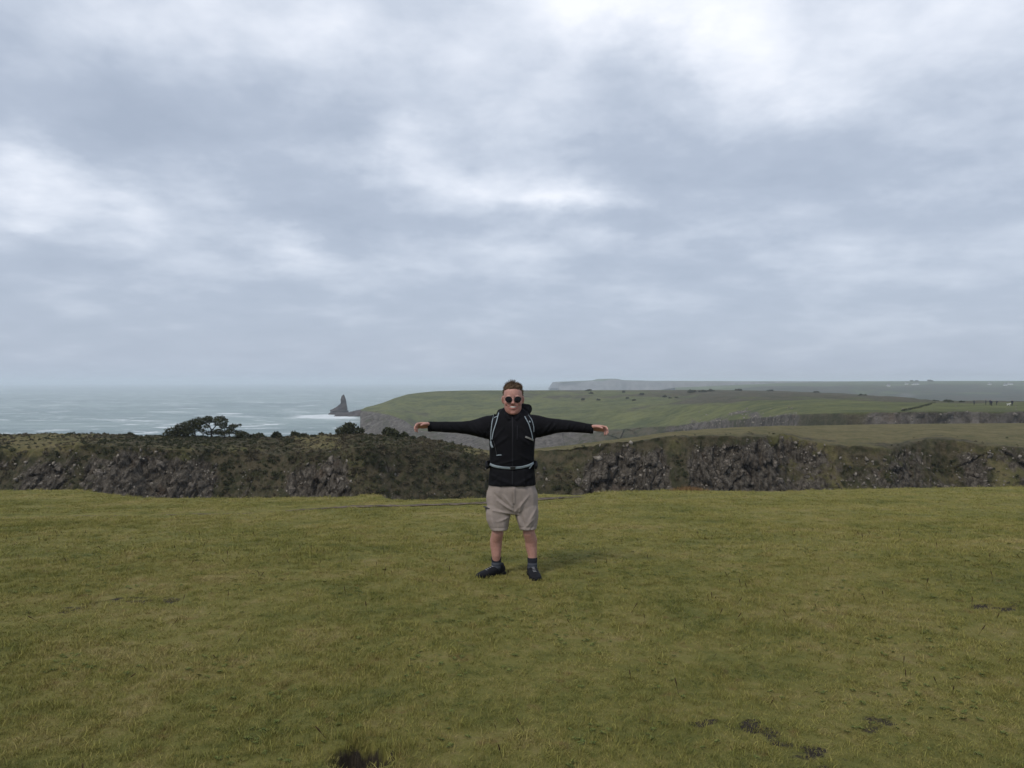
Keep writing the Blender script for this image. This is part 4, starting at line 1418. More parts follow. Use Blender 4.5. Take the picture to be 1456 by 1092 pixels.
def tape(bvh, pts, width, off=.005, thick=.003, n=None, sides=4):
    """strip laid on a garment: pts in photo pixels; width in photo pixels (number or list)"""
    P = np.array([(mx(CX + (a - CX) * .979), mz(CY + (b - CY) * .979)) for a, b in pts])
    L = np.concatenate([[0], np.cumsum(np.linalg.norm(np.diff(P, axis=0), axis=1))])
    n = n or max(6, int(L[-1] / .008))
    tt = np.linspace(0, L[-1], n)
    Q = np.stack([np.interp(tt, L, P[:, 0]), np.interp(tt, L, P[:, 1])], 1)
    for _ in range(3):
        Q[1:-1] = .25 * Q[:-2] + .5 * Q[1:-1] + .25 * Q[2:]
    wd = np.interp(tt, L, np.full(len(P), width) if np.isscalar(width) else width) * S_ / 2
    T = np.gradient(Q, axis=0); T /= np.linalg.norm(T, axis=1)[:, None]
    Nn = np.stack([-T[:, 1], T[:, 0]], 1)
    rows = []
    last = None
    for s in np.linspace(-1, 1, sides + 1):
        R = Q + Nn * (wd * s)[:, None]
        row = []
        for x, z in R:
            h = bvh.ray_cast(Vector((x, -1.2, z)), Vector((0, 1, 0)))
            y = h[0].y if h[0] is not None else (row[-1][1] if row else -.05)
            row.append((x, y - off, z))
        rows.append(row)
    A = np.array(rows)
    k = np.median(A[:, :, 1], axis=0)
    A[:, :, 1] = np.minimum(A[:, :, 1], k[None] + .02)
    B = A + np.array((0, thick + off + .004, 0))
    R, C = A.shape[:2]
    V = np.concatenate([A.reshape(-1, 3), B.reshape(-1, 3)])
    f = [tuple(q) for q in grid_faces(R, C)] + [tuple(int(i) + R * C for i in q[::-1]) for q in grid_faces(R, C)]
    bd = [i for i in range(C)] + [r * C + C - 1 for r in range(1, R)] + [(R - 1) * C + i for i in range(C - 2, -1, -1)] + [r * C for r in range(R - 2, 0, -1)]
    for a, b in zip(bd, bd[1:] + bd[:1]):
        f.append((b, a, a + R * C, b + R * C))
    return V, f


def merged(name, pieces, smooth=True):
    Vs, Fs, b = [], [], 0
    for V, fs in pieces:
        Vs.append(np.asarray(V)); Fs += [tuple(int(i) + b for i in f) for f in fs]; b += len(V)
    return make_mesh(name, np.concatenate(Vs), Fs, smooth=smooth)


def hand_parts(wrist, e1, n, side):
    """palm, four fingers and thumb; e1 along the hand, n palm normal, side +1 / -1 mirrors the thumb side"""
    e1 = np.array(e1, float); e1 /= np.linalg.norm(e1)
    n = np.array(n, float); n -= (n @ e1) * e1; n /= np.linalg.norm(n)
    e2 = np.cross(n, e1) * side          # towards the thumb
    w = np.array(wrist, float)
    parts = [limb([w - e1 * .03, w, w + e1 * .03, w + e1 * .07, w + e1 * .098], [(.021, .028), (.020, .029), (.018, .040), (.017, .045), (.013, .042)], ref=n, p=2.6)]
    # fingers: index .. little
    for k, (o, L, base, b) in enumerate(((.033, .078, .100, (.25, .55, .35)), (.011, .086, .103, (.35, .65, .40)), (-.011, .080, .100, (.45, .75, .45)), (-.032, .063, .092, (.60, .80, .45)))):
        p = w + e1 * (base - .02) + e2 * o
        pts, rad = [p, w + e1 * base + e2 * o], [.0105, .0103]
        ang, cur = 0.0, pts[-1]
        fan = e2 * (o * 6.0)
        for seg, bend in zip((.46, .31, .23), b):
            ang += bend
            d = e1 * math.cos(ang) + n * math.sin(ang) + fan * math.cos(ang)
            d /= np.linalg.norm(d)
            for h in (.5, 1):
                pts.append(cur + d * L * seg * h)
            cur = pts[-1]
            rad += [.0088 if seg > .3 else .0080] * 2
        rad[-1] = .0072
        parts.append(limb(pts, rad, ref=e2, n=12))
    # thumb leaves the side of the palm near its base
    t0 = w + e1 * .022 + e2 * .022 + n * .004
    t1 = t0 + e1 * .032 + e2 * .026 + n * .012
    t2 = t1 + e1 * .034 + e2 * .010 + n * .012
    t3 = t2 + e1 * .026 + e2 * .000 + n * .012
    parts.append(limb([t0, t1, t2, t3], [.016, .0125, .0112, .008], ref=n, n=12))
    return parts


def build_man():
    gx = (729.0 - CX) / F * MAN_D
    root = obj('person', None, label='smiling man in black jacket and sunglasses, arms stretched wide on the turf', cat='person',
               loc=(gx, MAN_D, float(ground_z(gx, MAN_D)) - .004))
    # ---------------- body, one continuous surface
    parts = []
    head = dense([(1.474, .002, .022, -.090, -.040), (1.483, .002, .053, -.108, .000), (1.502, .002, .072, -.115, .030), (1.530, .002, .081, -.117, .060), (1.560, .002, .082, -.116, .085), (1.590, .002, .087, -.112, .102),
                  (1.625, .002, .087, -.107, .114), (1.660, .002, .087, -.110, .120), (1.695, .002, .083, -.104, .116), (1.722, .002, .070, -.084, .098), (1.738, .002, .047, -.055, .068), (1.745, .002, .012, -.02, .03)], 5)
    head[:, 2] *= .955
    parts.append(loft_z(head, 40, 2.15))
    parts.append(limb([(0, .035, 1.30), (0, .02, 1.42), (.001, .005, 1.50), (.002, .0, 1.56)], [.075, .063, .061, .060]))
    parts.append(limb([(.002, -.105, 1.632), (.002, -.116, 1.615), (.002, -.126, 1.595), (.002, -.133, 1.582), (.002, -.122, 1.573)], [(.010, .009), (.011, .010), (.013, .013), (.014, .017), (.008, .016)], n=14))
    for sx in (-1, 1):
        parts.append(ball((.002 + sx * .013, -.122, 1.577), (.009, .011, .008)))
        parts.append(ball((.002 + sx * .046, -.086, 1.584), (.031, .022, .026)))                      # smiling cheeks
        parts.append(ball((.002 + sx * .034, -.098, 1.640), (.030, .012, .010)))                      # brow
        V, f = ball((0, 0, 0), (.008, .022, .034))
        V = V @ np.array(Matrix.Rotation(sx * .35, 3, 'Z')).T
        parts.append((V + (.002 + sx * .0935, .012, 1.612), f))
        parts.append(ball((.002 + sx * .088, .012, 1.585), (.009, .014, .013)))
    parts.append(ball((.002, -.100, 1.494), (.030, .022, .020)))
    parts.append(limb([(-.044, -.101, 1.560), (-.018, -.114, 1.560), (.002, -.118, 1.561), (.022, -.114, 1.560), (.048, -.101, 1.560)], [.006, .008, .008, .008, .006], n=10))
    parts.append(limb([(-.038, -.102, 1.546), (-.015, -.114, 1.534), (.002, -.117, 1.532), (.019, -.114, 1.534), (.042, -.102, 1.546)], [.006, .008, .009, .008, .006], n=10))
    # torso and limbs under the clothes
    parts.append(loft_z(dense([(.74, -.005, .13, -.08, .08), (.85, -.005, .165, -.10, .10), (1.00, -.004, .165, -.10, .09), (1.15, -.002, .170, -.11, .09), (1.28, 0, .180, -.10, .10), (1.37, 0, .165, -.07, .09), (1.42, 0, .10, -.05, .08), (1.45, 0, .05, -.03, .06)], 4)))
    wl, wr = np.array((mx(612.0), -.048, mz(603.2))), np.array((mx(841.0), -.053, mz(606.4)))
    parts.append(limb([(-.14, .02, mz(600)), (mx(690), .015, mz(603)), (mx(652), -.01, mz(605.5)), (mx(640), -.02, mz(606)), (mx(618), -.04, mz(605)), tuple(wl)], [.050, .046, .036, .034, .031, .028]))
    parts.append(limb([(.14, .02, mz(600)), (mx(766), .015, mz(602)), (mx(802), -.01, mz(604)), (mx(812), -.02, mz(605)), (mx(832), -.04, mz(607.5)), tuple(wr)], [.050, .046, .036, .034, .031, .028]))
    parts += hand_parts(wl, (-.86, -.44, .04), (.10, -.60, -.80), -1)
    parts += hand_parts(wr, (.92, -.34, -.04), (-.10, -.62, -.78), 1)
    ank = {}
    for sx, hipx, kx, cx_, ax, ay, foot in ((-1, 712, 707.5, 705.2, 705.6, .02, (-.80, -.60)), (1, 746, 752, 755.3, 757.0, .0, (.16, -.99))):
        pts = [(mx(hipx), .0, mz(705)), (mx((hipx + kx) / 2), -.012, mz(728)), (mx(kx), -.010, mz(748)), (mx(kx), -.012, mz(756)), (mx(cx_), .018, mz(768)), (mx(cx_), .022, mz(776)), (mx(ax), .012, mz(789)), (mx(ax), ay + .006, mz(800)), (mx(ax), ay, mz(811))]
        rad = [(.082, .076), (.068, .064), (.057, .055), (.056, .054), (.056, .056), (.052, .053), (.040, .041), (.036, .037), (.040, .040)]
        parts.append(limb(pts, rad, n=24))
        f = np.array((*foot, 0)); f /= np.linalg.norm(f)
        a = np.array((mx(ax), ay, 0))
        parts.append(limb([a - f * .04 + (0, 0, .045), a + f * .05 + (0, 0, .045), a + f * .12 + (0, 0, .032), a + f * .17 + (0, 0, .028)], [(.035, .03), (.038, .032), (.042, .022), (.03, .016)], ref=np.cross(f, (0, 0, 1))))
        ank[sx] = (a, f)
    body = fuse(parts, .0042, 2)
    V, Nn = get_co(body)
    # skin: paler crown of forehead, ruddy cheeks and nose, short reddish stubble, lips, hands redder and darker where they face down
    base = np.array((.43, .232, .188))
    colr = np.repeat(base[None], len(V), 0)

    def blend(mask, c):
        nonlocal colr
        colr = colr * (1 - mask[:, None]) + np.array(c)[None] * mask[:, None]
    hx = V[:, 0] - .002
    front = smooth01(.02, -.04, V[:, 1])
    blend(.5 * np.exp(-((np.abs(hx) - .05) / .025) ** 2 - ((V[:, 2] - 1.588) / .022) ** 2) * front, (.40, .155, .120))
    blend(.5 * np.exp(-(hx / .018) ** 2 - ((V[:, 2] - 1.58) / .014) ** 2) * front * (V[:, 1] < -.11), (.40, .16, .125))
    beard = smooth01(1.566, 1.548, V[:, 2] - .22 * np.maximum(np.abs(hx) - .03, 0)) * smooth01(1.47, 1.49, V[:, 2]) * smooth01(.05, -.01, V[:, 1]) * (V[:, 2] > 1.44)
    must = np.exp(-((V[:, 2] - 1.566) / .006) ** 2) * (np.abs(hx) < .04) * front
    blend(.62 * np.clip(beard + .9 * must * (V[:, 2] > 1.4), 0, 1), (.235, .105, .075))
    lips = (np.exp(-((V[:, 2] - 1.559) / .004) ** 2) + np.exp(-((V[:, 2] - 1.536) / .006) ** 2)) * smooth01(.052, .040, np.abs(hx)) * (V[:, 1] < -.09)
    blend(.75 * np.clip(lips, 0, 1), (.33, .11, .095))
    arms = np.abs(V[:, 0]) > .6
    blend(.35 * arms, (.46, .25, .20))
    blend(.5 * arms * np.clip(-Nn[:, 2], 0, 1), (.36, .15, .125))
    legs = (V[:, 2] < .5) & (np.abs(V[:, 0]) < .4)
    blend(.55 * legs.astype(float), (.36, .195, .155))
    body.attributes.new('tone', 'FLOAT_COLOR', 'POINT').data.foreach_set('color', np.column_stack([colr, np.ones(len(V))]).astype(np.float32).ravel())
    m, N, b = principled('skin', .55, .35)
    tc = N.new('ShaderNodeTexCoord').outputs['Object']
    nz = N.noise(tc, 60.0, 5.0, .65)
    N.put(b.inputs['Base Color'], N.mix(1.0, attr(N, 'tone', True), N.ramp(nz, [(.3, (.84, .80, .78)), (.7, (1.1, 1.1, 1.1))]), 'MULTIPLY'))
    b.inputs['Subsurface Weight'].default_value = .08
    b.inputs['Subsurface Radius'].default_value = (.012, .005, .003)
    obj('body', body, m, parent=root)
    # teeth
    xs = np.linspace(-.032, .032, 12)
    Tt = [np.stack([.003 + xs, -.1225 + 9 * xs ** 2, np.full(12, z) + 3.0 * xs ** 2], 1) for z in (1.5415, 1.5475, 1.5535)]
    for q_, sg in ((0, 1), (2, -1)):
        Tt[q_][:, 2] += sg * .0058 * (xs / .032) ** 2 + .0015 * np.abs(np.sin(xs * 420)) * (q_ == 0)
    obj('teeth', make_mesh('teeth', np.concatenate(Tt), [grid_faces(3, 12)]), simple_mat('teeth', (.68, .63, .57), .4, .4, .05), parent=root)
    # ---------------- hair
    hm = leaf_mat('short_brown_hair', (.060, .038, .024), (.160, .104, .064), 25.0)
    skull = loft_z(dense([(1.590, .002, .0885, .022, .112), (1.620, .002, .0925, .006, .124), (1.650, .002, .0945, -.030, .131), (1.680, .002, .0935, -.060, .132), (1.705, .002, .090, -.093, .126), (1.728, .002, .079, -.100, .112), (1.748, .002, .058, -.075, .088), (1.758, .002, .030, -.04, .05)], 6), 44, 2.2)
    skull = (skull[0] * (.965, 1, 1), skull[1])
    hme = fuse([skull], .004, 1)
    V, Nn = get_co(hme)
    set_co(hme, V + Nn * (.006 * fbm(V[:, 0] / .014, V[:, 1] / .03, V[:, 2] / .014, octaves=3, seed=160))[:, None])
    V, Nn = get_co(hme)
    hme.attributes.new('leaf', 'FLOAT', 'POINT').data.foreach_set('value', (.45 + .5 * fbm(V[:, 0] / .006, V[:, 1] / .02, V[:, 2] / .012, octaves=2, seed=161)).astype(np.float32))
    ho = obj('hair', hme, hm, parent=root)
    r = np.random.default_rng(9)
    idx = np.where((Nn[:, 2] > -.2) & ((V[:, 2] > 1.64) | (np.abs(V[:, 0]) > .075)))[0]
    idx = r.choice(idx, 1500)
    Vs, at = [], []
    for i in idx:
        d = Nn[i] * .6 + np.array((.15, -.25, .55 if V[i, 2] > 1.70 else -.1)) + r.normal(0, .25, 3); d /= np.linalg.norm(d)
        L = (.010 + .016 * smooth01(1.69, 1.755, V[i, 2])) * r.uniform(.5, 1.25) * (1.5 if abs(V[i, 0] + .01) < .03 and V[i, 2] > 1.74 else 1)
        s = np.cross(d, r.normal(size=3)); s = s / np.linalg.norm(s) * .0022
        Vs += [V[i] - s, V[i] + s, V[i] + d * L]; at += [r.uniform()] * 3
    obj('hair_tufts', make_mesh('hair_tufts', np.array(Vs), [np.arange(len(Vs)).reshape(-1, 3)], {'leaf': np.array(at)}, smooth=False), hm, parent=ho)
    # ---------------- sunglasses
    gl = obj('sunglasses', None, parent=root)
    lensm = simple_mat('dark_lens', (.006, .006, .007), .12, .18, .05)
    framem = simple_mat('dark_metal_frame', (.05, .045, .04), .4, .4, .1)
    framem.node_tree.nodes['Principled BSDF'].inputs['Metallic'].default_value = .8
    th = np.linspace(0, 2 * math.pi, 32, endpoint=False)
    for sx in (-1, 1):
        cx, cz = .0045 + sx * .0385, mz(566.0)
        rx = .0305 * (1 + .05 * np.cos(th) * sx); rz = .0285 * np.where(np.sin(th) > 0, .88, 1.12)
        ex = cx + rx * np.cos(th) - sx * .004 * np.clip(-np.sin(th), 0, 1) + sx * .002; ez = cz + rz * np.sin(th)
        yy = lambda x: -.140 + 5.0 * (x - .004) ** 2
        rings = []
        for f in (1, .75, .45, .15):
            x = cx + (ex - cx) * f; z = cz + (ez - cz) * f
            rings.append(np.stack([x, yy(x) - .003 * (1 - f * f), z], 1))
        V = np.concatenate(rings)
        fs = [tuple(q) for q in grid_faces(4, 32, True)] + [tuple(96 + i for i in range(32))]
        obj('lens', make_mesh('lens', V, fs), lensm, parent=gl)
        pth = [(ex[i % 32], yy(ex[i % 32]), ez[i % 32], .0014) for i in range(33)]
        side = [(cx + sx * .028, yy(cx + sx * .028), cz + .012, .0016), (sx * .082, -.085, cz + .012, .0018), (sx * .094, -.02, cz + .010, .0018), (sx * .096, .03, cz, .0016)]
        V, q = tubes([pth, side], 6)
        obj('rim', make_mesh('rim', V, [q]), framem, parent=gl)
    V, q = tubes([[(-.012, -.140, mz(564), .0014), (.0045, -.143, mz(563.2), .0014), (.021, -.140, mz(564), .0014)], [(-.014, -.140, mz(562.3), .0012), (.0045, -.143, mz(561.8), .0012), (.023, -.140, mz(562.3), .0012)]], 6)
    obj('bridge', make_mesh('bridge', V, [q]), framem, parent=gl)

    # ---------------- jacket
    black = cloth_mat('black_softshell', (.0062, .0062, .0078), .8, .25, 700.0, .35, .10)
    tor = dense([(mz(687.4), mx(727.8), 34.0 * S_, -.156, .150), (mz(684), mx(727.8), 33.7 * S_, -.158, .150), (mz(676), mx(727.7), 33.0 * S_, -.150, .145), (mz(664), mx(727.8), 31.8 * S_, -.140, .135), (mz(650), mx(728), 32.0 * S_, -.148, .135), (mz(635), mx(728), 32.4 * S_, -.152, .135),
                 (mz(622), mx(728.3), 33.0 * S_, -.150, .135), (mz(610), mx(728.5), 33.5 * S_, -.140, .132), (mz(601), mx(728.7), 32.5 * S_, -.126, .125), (mz(594), mx(729), 29.5 * S_, -.108, .115), (mz(588.5), mx(729), 25 * S_, -.092, .105), (mz(584), mx(729), 20 * S_, -.080, .098), (mz(580), mx(729), 15.5 * S_, -.062, .092)], 4)
    parts = [loft_z(tor, 48, 2.5)]
    sl = lambda L: [(mx(a), y, mz((t + b) / 2)) for a, y, t, b in L]
    slr = lambda L: [((b - t) / 2 * S_ * .92, (b - t) / 2 * S_) for a, y, t, b in L]
    left = [(716, .03, 588, 624), (702, .025, 588.5, 625), (692, .02, 590.2, 623.5), (680, .012, 593.5, 620.5), (668, .004, 596.6, 617.5), (656, -.008, 597.9, 615.2), (644, -.018, 598.2, 613.8), (630, -.030, 598.1, 612.9), (618, -.040, 598.0, 612.2), (610, -.048, 597.8, 612.0)]
    right = [(742, .03, 588, 622), (756, .025, 588.3, 623), (766, .02, 589.2, 621), (778, .012, 592.2, 618.0), (790, .004, 594.0, 615.3), (800, -.008, 595.0, 613.8), (812, -.018, 596.4, 613.4), (824, -.030, 598.4, 613.9), (834, -.040, 600.3, 614.4), (842, -.048, 601.8, 614.8)]
    for L in (left, right):
        parts.append(limb(sl(L), slr(L), ref=(0, 1, 0), n=24, cap=False))
    # stand collar and the rolled hood behind it
    th = np.linspace(-.1 * math.pi, 1.1 * math.pi, 22)
    ring = [(.002 + .094 * math.cos(t), .022 + .085 * math.sin(t), mz(586.5) + .030 * max(0, math.sin(t))) for t in th]
    parts.append(limb(ring, [(.036, .020)] * 22, ref=(0, 0, 1), n=14))
    parts.append(limb([(mx(743), .01, mz(590)), (mx(748), .035, mz(583.5)), (mx(750.5), .06, mz(581)), (mx(744), .12, mz(580)), (mx(732), .145, mz(582)), (mx(718), .12, mz(585)), (mx(710.5), .07, mz(586)), (mx(708.5), .02, mz(590))],
                      [(.030, .030), (.046, .042), (.050, .044), (.048, .042), (.045, .040), (.038, .035), (.034, .030), (.026, .024)], ref=(0, 0, 1), n=16))
    for a, b in (((-.082, -.030, mz(583)), (-.030, -.112, mz(594))), ((.085, -.030, mz(583)), (.034, -.112, mz(594)))):
        a, b = np.array(a), np.array(b)
        parts.append(limb([a, (a + b) / 2 + (0, -.012, .0), b], [(.022, .030), (.018, .026), (.012, .016)], ref=(0, 1, 0), n=12))
    jk = fuse(parts, .0058, 3)
    fl = [(700, 626, 716, 606, 2.2, .010), (703, 632, 722, 618, 2.2, .009), (757, 624, 742, 606, 2.2, .010), (755, 631, 738, 618, 2.2, .008), (690, 622, 672, 600, 2.0, .008), (683, 620, 664, 602, 1.8, .007), (698, 605, 688, 621, 1.8, -.006),
          (768, 620, 784, 598, 2.0, .008), (776, 617, 792, 600, 1.8, .007), (640, 600, 652, 613, 1.5, .006), (646, 599, 660, 614, 1.5, -.005), (812, 598, 802, 612, 1.5, .006), (820, 600, 812, 613, 1.5, -.005), (626, 599, 632, 612, 1.4, .005), (832, 602, 826, 614, 1.4, .005),
          (700, 655, 716, 645, 2.0, .007), (704, 658, 735, 650, 1.8, .005), (755, 652, 738, 643, 2.0, .007), (697, 672, 726, 684, 2.4, .009), (758, 672, 734, 686, 2.4, .009), (712, 668, 712, 690, 2.2, .007), (745, 668, 746, 690, 2.2, .008), (700, 682, 712, 672, 2.2, -.006), (752, 690, 748, 674, 2, -.006),
          (695, 664, 760, 662, 2.4, -.010)]
    folds(jk, fl, .0045, .085, 170)
    jo = obj('jacket', jk, black, parent=root)
    V, Nn = get_co(jk)
    me2 = jk
    bvh = BVHTree.FromPolygons([tuple(v) for v in V], [tuple(p.vertices) for p in jk.polygons])
    zipm = simple_mat('zip_tape', (.011, .011, .014), .6, .2, .2, 300.0)
    obj('zip', merged('zip', [tape(bvh, [(728.5, 592), (729, 620), (728.6, 650), (728.5, 688)], 1.7, .0035, .001)]), zipm, parent=jo)
    obj('pocket_zip', merged('pocket_zip', [tape(bvh, [(735.6, 604), (735.2, 624)], 1.1, .003, .001)]), zipm, parent=jo)
    for L, e in ((left[-1], -1), (right[-1], 1)):
        c = np.array((mx(L[0]), L[1], mz((L[2] + L[3]) / 2))); hr = (L[3] - L[2]) / 2 * S_
        obj('cuff', merged('cuff', [limb([c - np.array((e * .026, 0, 0)), c + np.array((e * .002, 0, 0))], [(hr * .98, hr * 1.04), (hr * .96, hr * 1.0)], cap=False, n=24)]), black, parent=jo)

    # ---------------- shorts
    taupe = cloth_mat('taupe_cotton', (.285, .240, .215), .9, .10, 900.0, .3, .1)
    parts = [loft_z(dense([(mz(684), mx(728), 32.0 * S_, -.142, .135), (mz(692), mx(728), 33.8 * S_, -.146, .140), (mz(699), mx(728.2), 36.2 * S_, -.140, .145), (mz(708), mx(728.3), 36.8 * S_, -.132, .145), (mz(716), mx(728.5), 36.3 * S_, -.125, .135), (mz(723), mx(728.7), 35 * S_, -.11, .12), (mz(728), mx(729), 30 * S_, -.09, .10)], 4), 44, 2.5)]
    for xs_ in ([(714, 11, 704), (711, 16.5, 713), (710, 18.4, 721), (708.5, 18.0, 728), (708.3, 16.6, 737), (709.2, 14.4, 744), (709.8, 13.0, 748.5), (709.8, 12.2, 751.6)], [(743, 11, 704), (746, 16.5, 713), (747.2, 17.9, 721), (749, 17.0, 728), (750, 15.2, 737), (750.5, 13.4, 744), (750.6, 12.5, 747.5), (750.6, 12.0, 750.4)]):
        parts.append(limb([(mx(a), -.004, mz(c)) for a, b, c in xs_], [(min(.108 - .0003 * (c - 712), .05 + .0058 * (c - 704)), b * S_) for a, b, c in xs_], ref=(0, 1, 0), n=28, p=2.3, cap=False))
    sh = fuse(parts, .0055, 3)
    fl = [(733, 724, 708, 708, 2.0, .010), (732, 727, 702, 722, 1.8, .009), (731, 729, 708, 738, 1.8, .008), (726, 718, 704, 699, 1.8, -.007), (734, 722, 752, 700, 1.8, .008), (736, 728, 742, 748, 2.0, .012), (739, 726, 746, 744, 1.8, -.009), (741, 712, 738, 728, 1.6, .009),
          (752, 738, 762, 720, 1.8, .010), (747, 746, 760, 732, 1.6, .008), (754, 750, 763, 738, 1.6, -.007), (700, 735, 703, 752, 1.6, .008), (706, 740, 708, 754, 1.6, -.006), (714, 738, 720, 752, 1.6, .006), (698, 702, 702, 722, 2, .006), (757, 700, 759, 722, 2, .006), (716, 700, 728, 716, 1.6, .007),
          (698, 747, 722, 747, 1.2, -.004), (738, 746, 762, 746, 1.2, -.004), (730, 700, 731, 722, 1.3, -.006)]
    folds(sh, fl, .006, .07, 180)
    so = obj('shorts', sh, taupe, parent=root)
    V, _ = get_co(sh)
    bvs = BVHTree.FromPolygons([tuple(v) for v in V], [tuple(p.vertices) for p in sh.polygons])
    obj('fly', merged('fly', [tape(bvs, [(731, 692), (731, 708), (730.6, 716)], 3.2, .003, .001)]), taupe, parent=so)
    dark = simple_mat('dark_grey_trim', (.050, .048, .052), .8, .2, .2)  # dark grey trim of the pocket flap and side zip
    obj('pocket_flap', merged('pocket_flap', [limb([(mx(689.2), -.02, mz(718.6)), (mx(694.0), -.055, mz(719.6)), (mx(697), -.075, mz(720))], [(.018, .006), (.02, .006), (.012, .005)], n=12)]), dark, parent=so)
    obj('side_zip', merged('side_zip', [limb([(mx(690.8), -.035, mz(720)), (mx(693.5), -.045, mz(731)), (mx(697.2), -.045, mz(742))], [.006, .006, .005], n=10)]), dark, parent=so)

    # ---------------- socks and shoes
    m, N, b = principled('striped_wool', .95, .1)
    tc = N.new('ShaderNodeTexCoord').outputs['Object']
    sp = N.new('ShaderNodeSeparateXYZ'); N.l.new(tc, sp.inputs[0])
    t = N.maprange(sp.outputs[2], .03, .17, 0, 1, smooth=False)
    cr = N.new('ShaderNodeValToRGB'); cr.color_ramp.interpolation = 'CONSTANT'
    el = cr.color_ramp.elements
    stops = [(0, (.034, .037, .046)), (.34, (.058, .064, .078)), (.46, (.036, .04, .048)), (.56, (.066, .072, .085)), (.68, (.010, .011, .015))]
    while len(el) < len(stops):
        el.new(.5)
    for e, (p, c) in zip(el, stops):
        e.position = p; e.color = (*c, 1)
    N.l.new(t, cr.inputs[0])
    N.put(b.inputs['Base Color'], N.mix(.15, cr.outputs[0], N.mix(N.noise(tc, 180.0, 3.0, .6), (.015, .015, .02), (.10, .105, .12))))
    sockm = m
    leather = cloth_mat('black_shoe', (.008, .008, .010), .7, .3, 300.0, .4, .15)
    rubber = simple_mat('rubber_sole', (.012, .012, .012), .9, .15, .3, 40.0)
    lace = simple_mat('grey_lace', (.30, .30, .31), .8, .2, .2, 200.0)
    for sx in (-1, 1):
        a, f = ank[sx]
        side = np.cross(f, (0, 0, 1.0))
        tz = mz(792)
        obj('sock', merged('sock', [limb([a + (0, .010, tz), a + (0, .006, .12), a + (0, 0, .085), a + f * .01 + (0, 0, .05)], [(.045, .046), (.0435, .044), (.044, .0445), (.045, .046)], n=24, cap=False)]), sockm, parent=root)
        sh_o = obj('shoe', None, parent=root)
        A = lambda s, z: a + f * s + np.array((0, 0, z))
        up = [limb([A(-.085, .048), A(-.070, .050), A(-.03, .052), A(.02, .050), A(.07, .044), A(.12, .037), A(.165, .032), A(.198, .028), A(.212, .026)],
                   [(.020, .030), (.036, .044), (.043, .050), (.046, .048), (.048, .040), (.052, .030), (.050, .025), (.038, .020), (.020, .013)], ref=side, n=24, p=2.4),
              limb([A(-.035, .06), A(-.030, .085), A(-.026, .098)], [(.043, .052), (.042, .050), (.041, .048)], ref=side, n=20, cap=False),
              limb([A(.03, .075), A(.075, .063), A(.11, .055)], [(.026, .014), (.026, .012), (.022, .009)], ref=side, n=14)]
        um = fuse(up, .0045, 2)
        folds(um, [], .0018, .03, 190)
        obj('upper', um, leather, parent=sh_o)
        out = [(-.092, .030), (-.075, .042), (-.02, .042), (.03, .040), (.08, .048), (.13, .054), (.17, .052), (.20, .040), (.219, .016)]
        P2 = [(s, w) for s, w in out] + [(s, -w) for s, w in reversed(out)]
        lo = [a + f * s + side * w + np.array((0, 0, .002 + (.010 if s > .19 else 0))) for s, w in P2]
        hi = [a + f * s + side * w + np.array((0, 0, .026)) for s, w in P2]
        n = len(P2)
        fs = [tuple(range(n))[::-1], tuple(range(n, 2 * n))] + [(i, (i + 1) % n, n + (i + 1) % n, n + i) for i in range(n)]
        obj('sole', make_mesh('sole', np.array(lo + hi), fs, smooth=False), rubber, parent=sh_o)
        lp = []
        for k, s in enumerate((.035, .058, .081, .102)):
            zz = .098 - .30 * (s - .03)
            lp.append([tuple(A(s, zz - .016) + side * -.028) + (.0028,), tuple(A(s + .010, zz - .006) + side * -.012) + (.0028,), tuple(A(s + .012, zz - .003)) + (.0028,), tuple(A(s + .010, zz - .006) + side * .012) + (.0028,), tuple(A(s, zz - .016) + side * .028) + (.0028,)])
        V, q = tubes(lp, 6)
        obj('laces', make_mesh('laces', V, [q]), lace, parent=sh_o)
    return root, bvh, bvs


MAN, JBVH, SBVH = build_man()


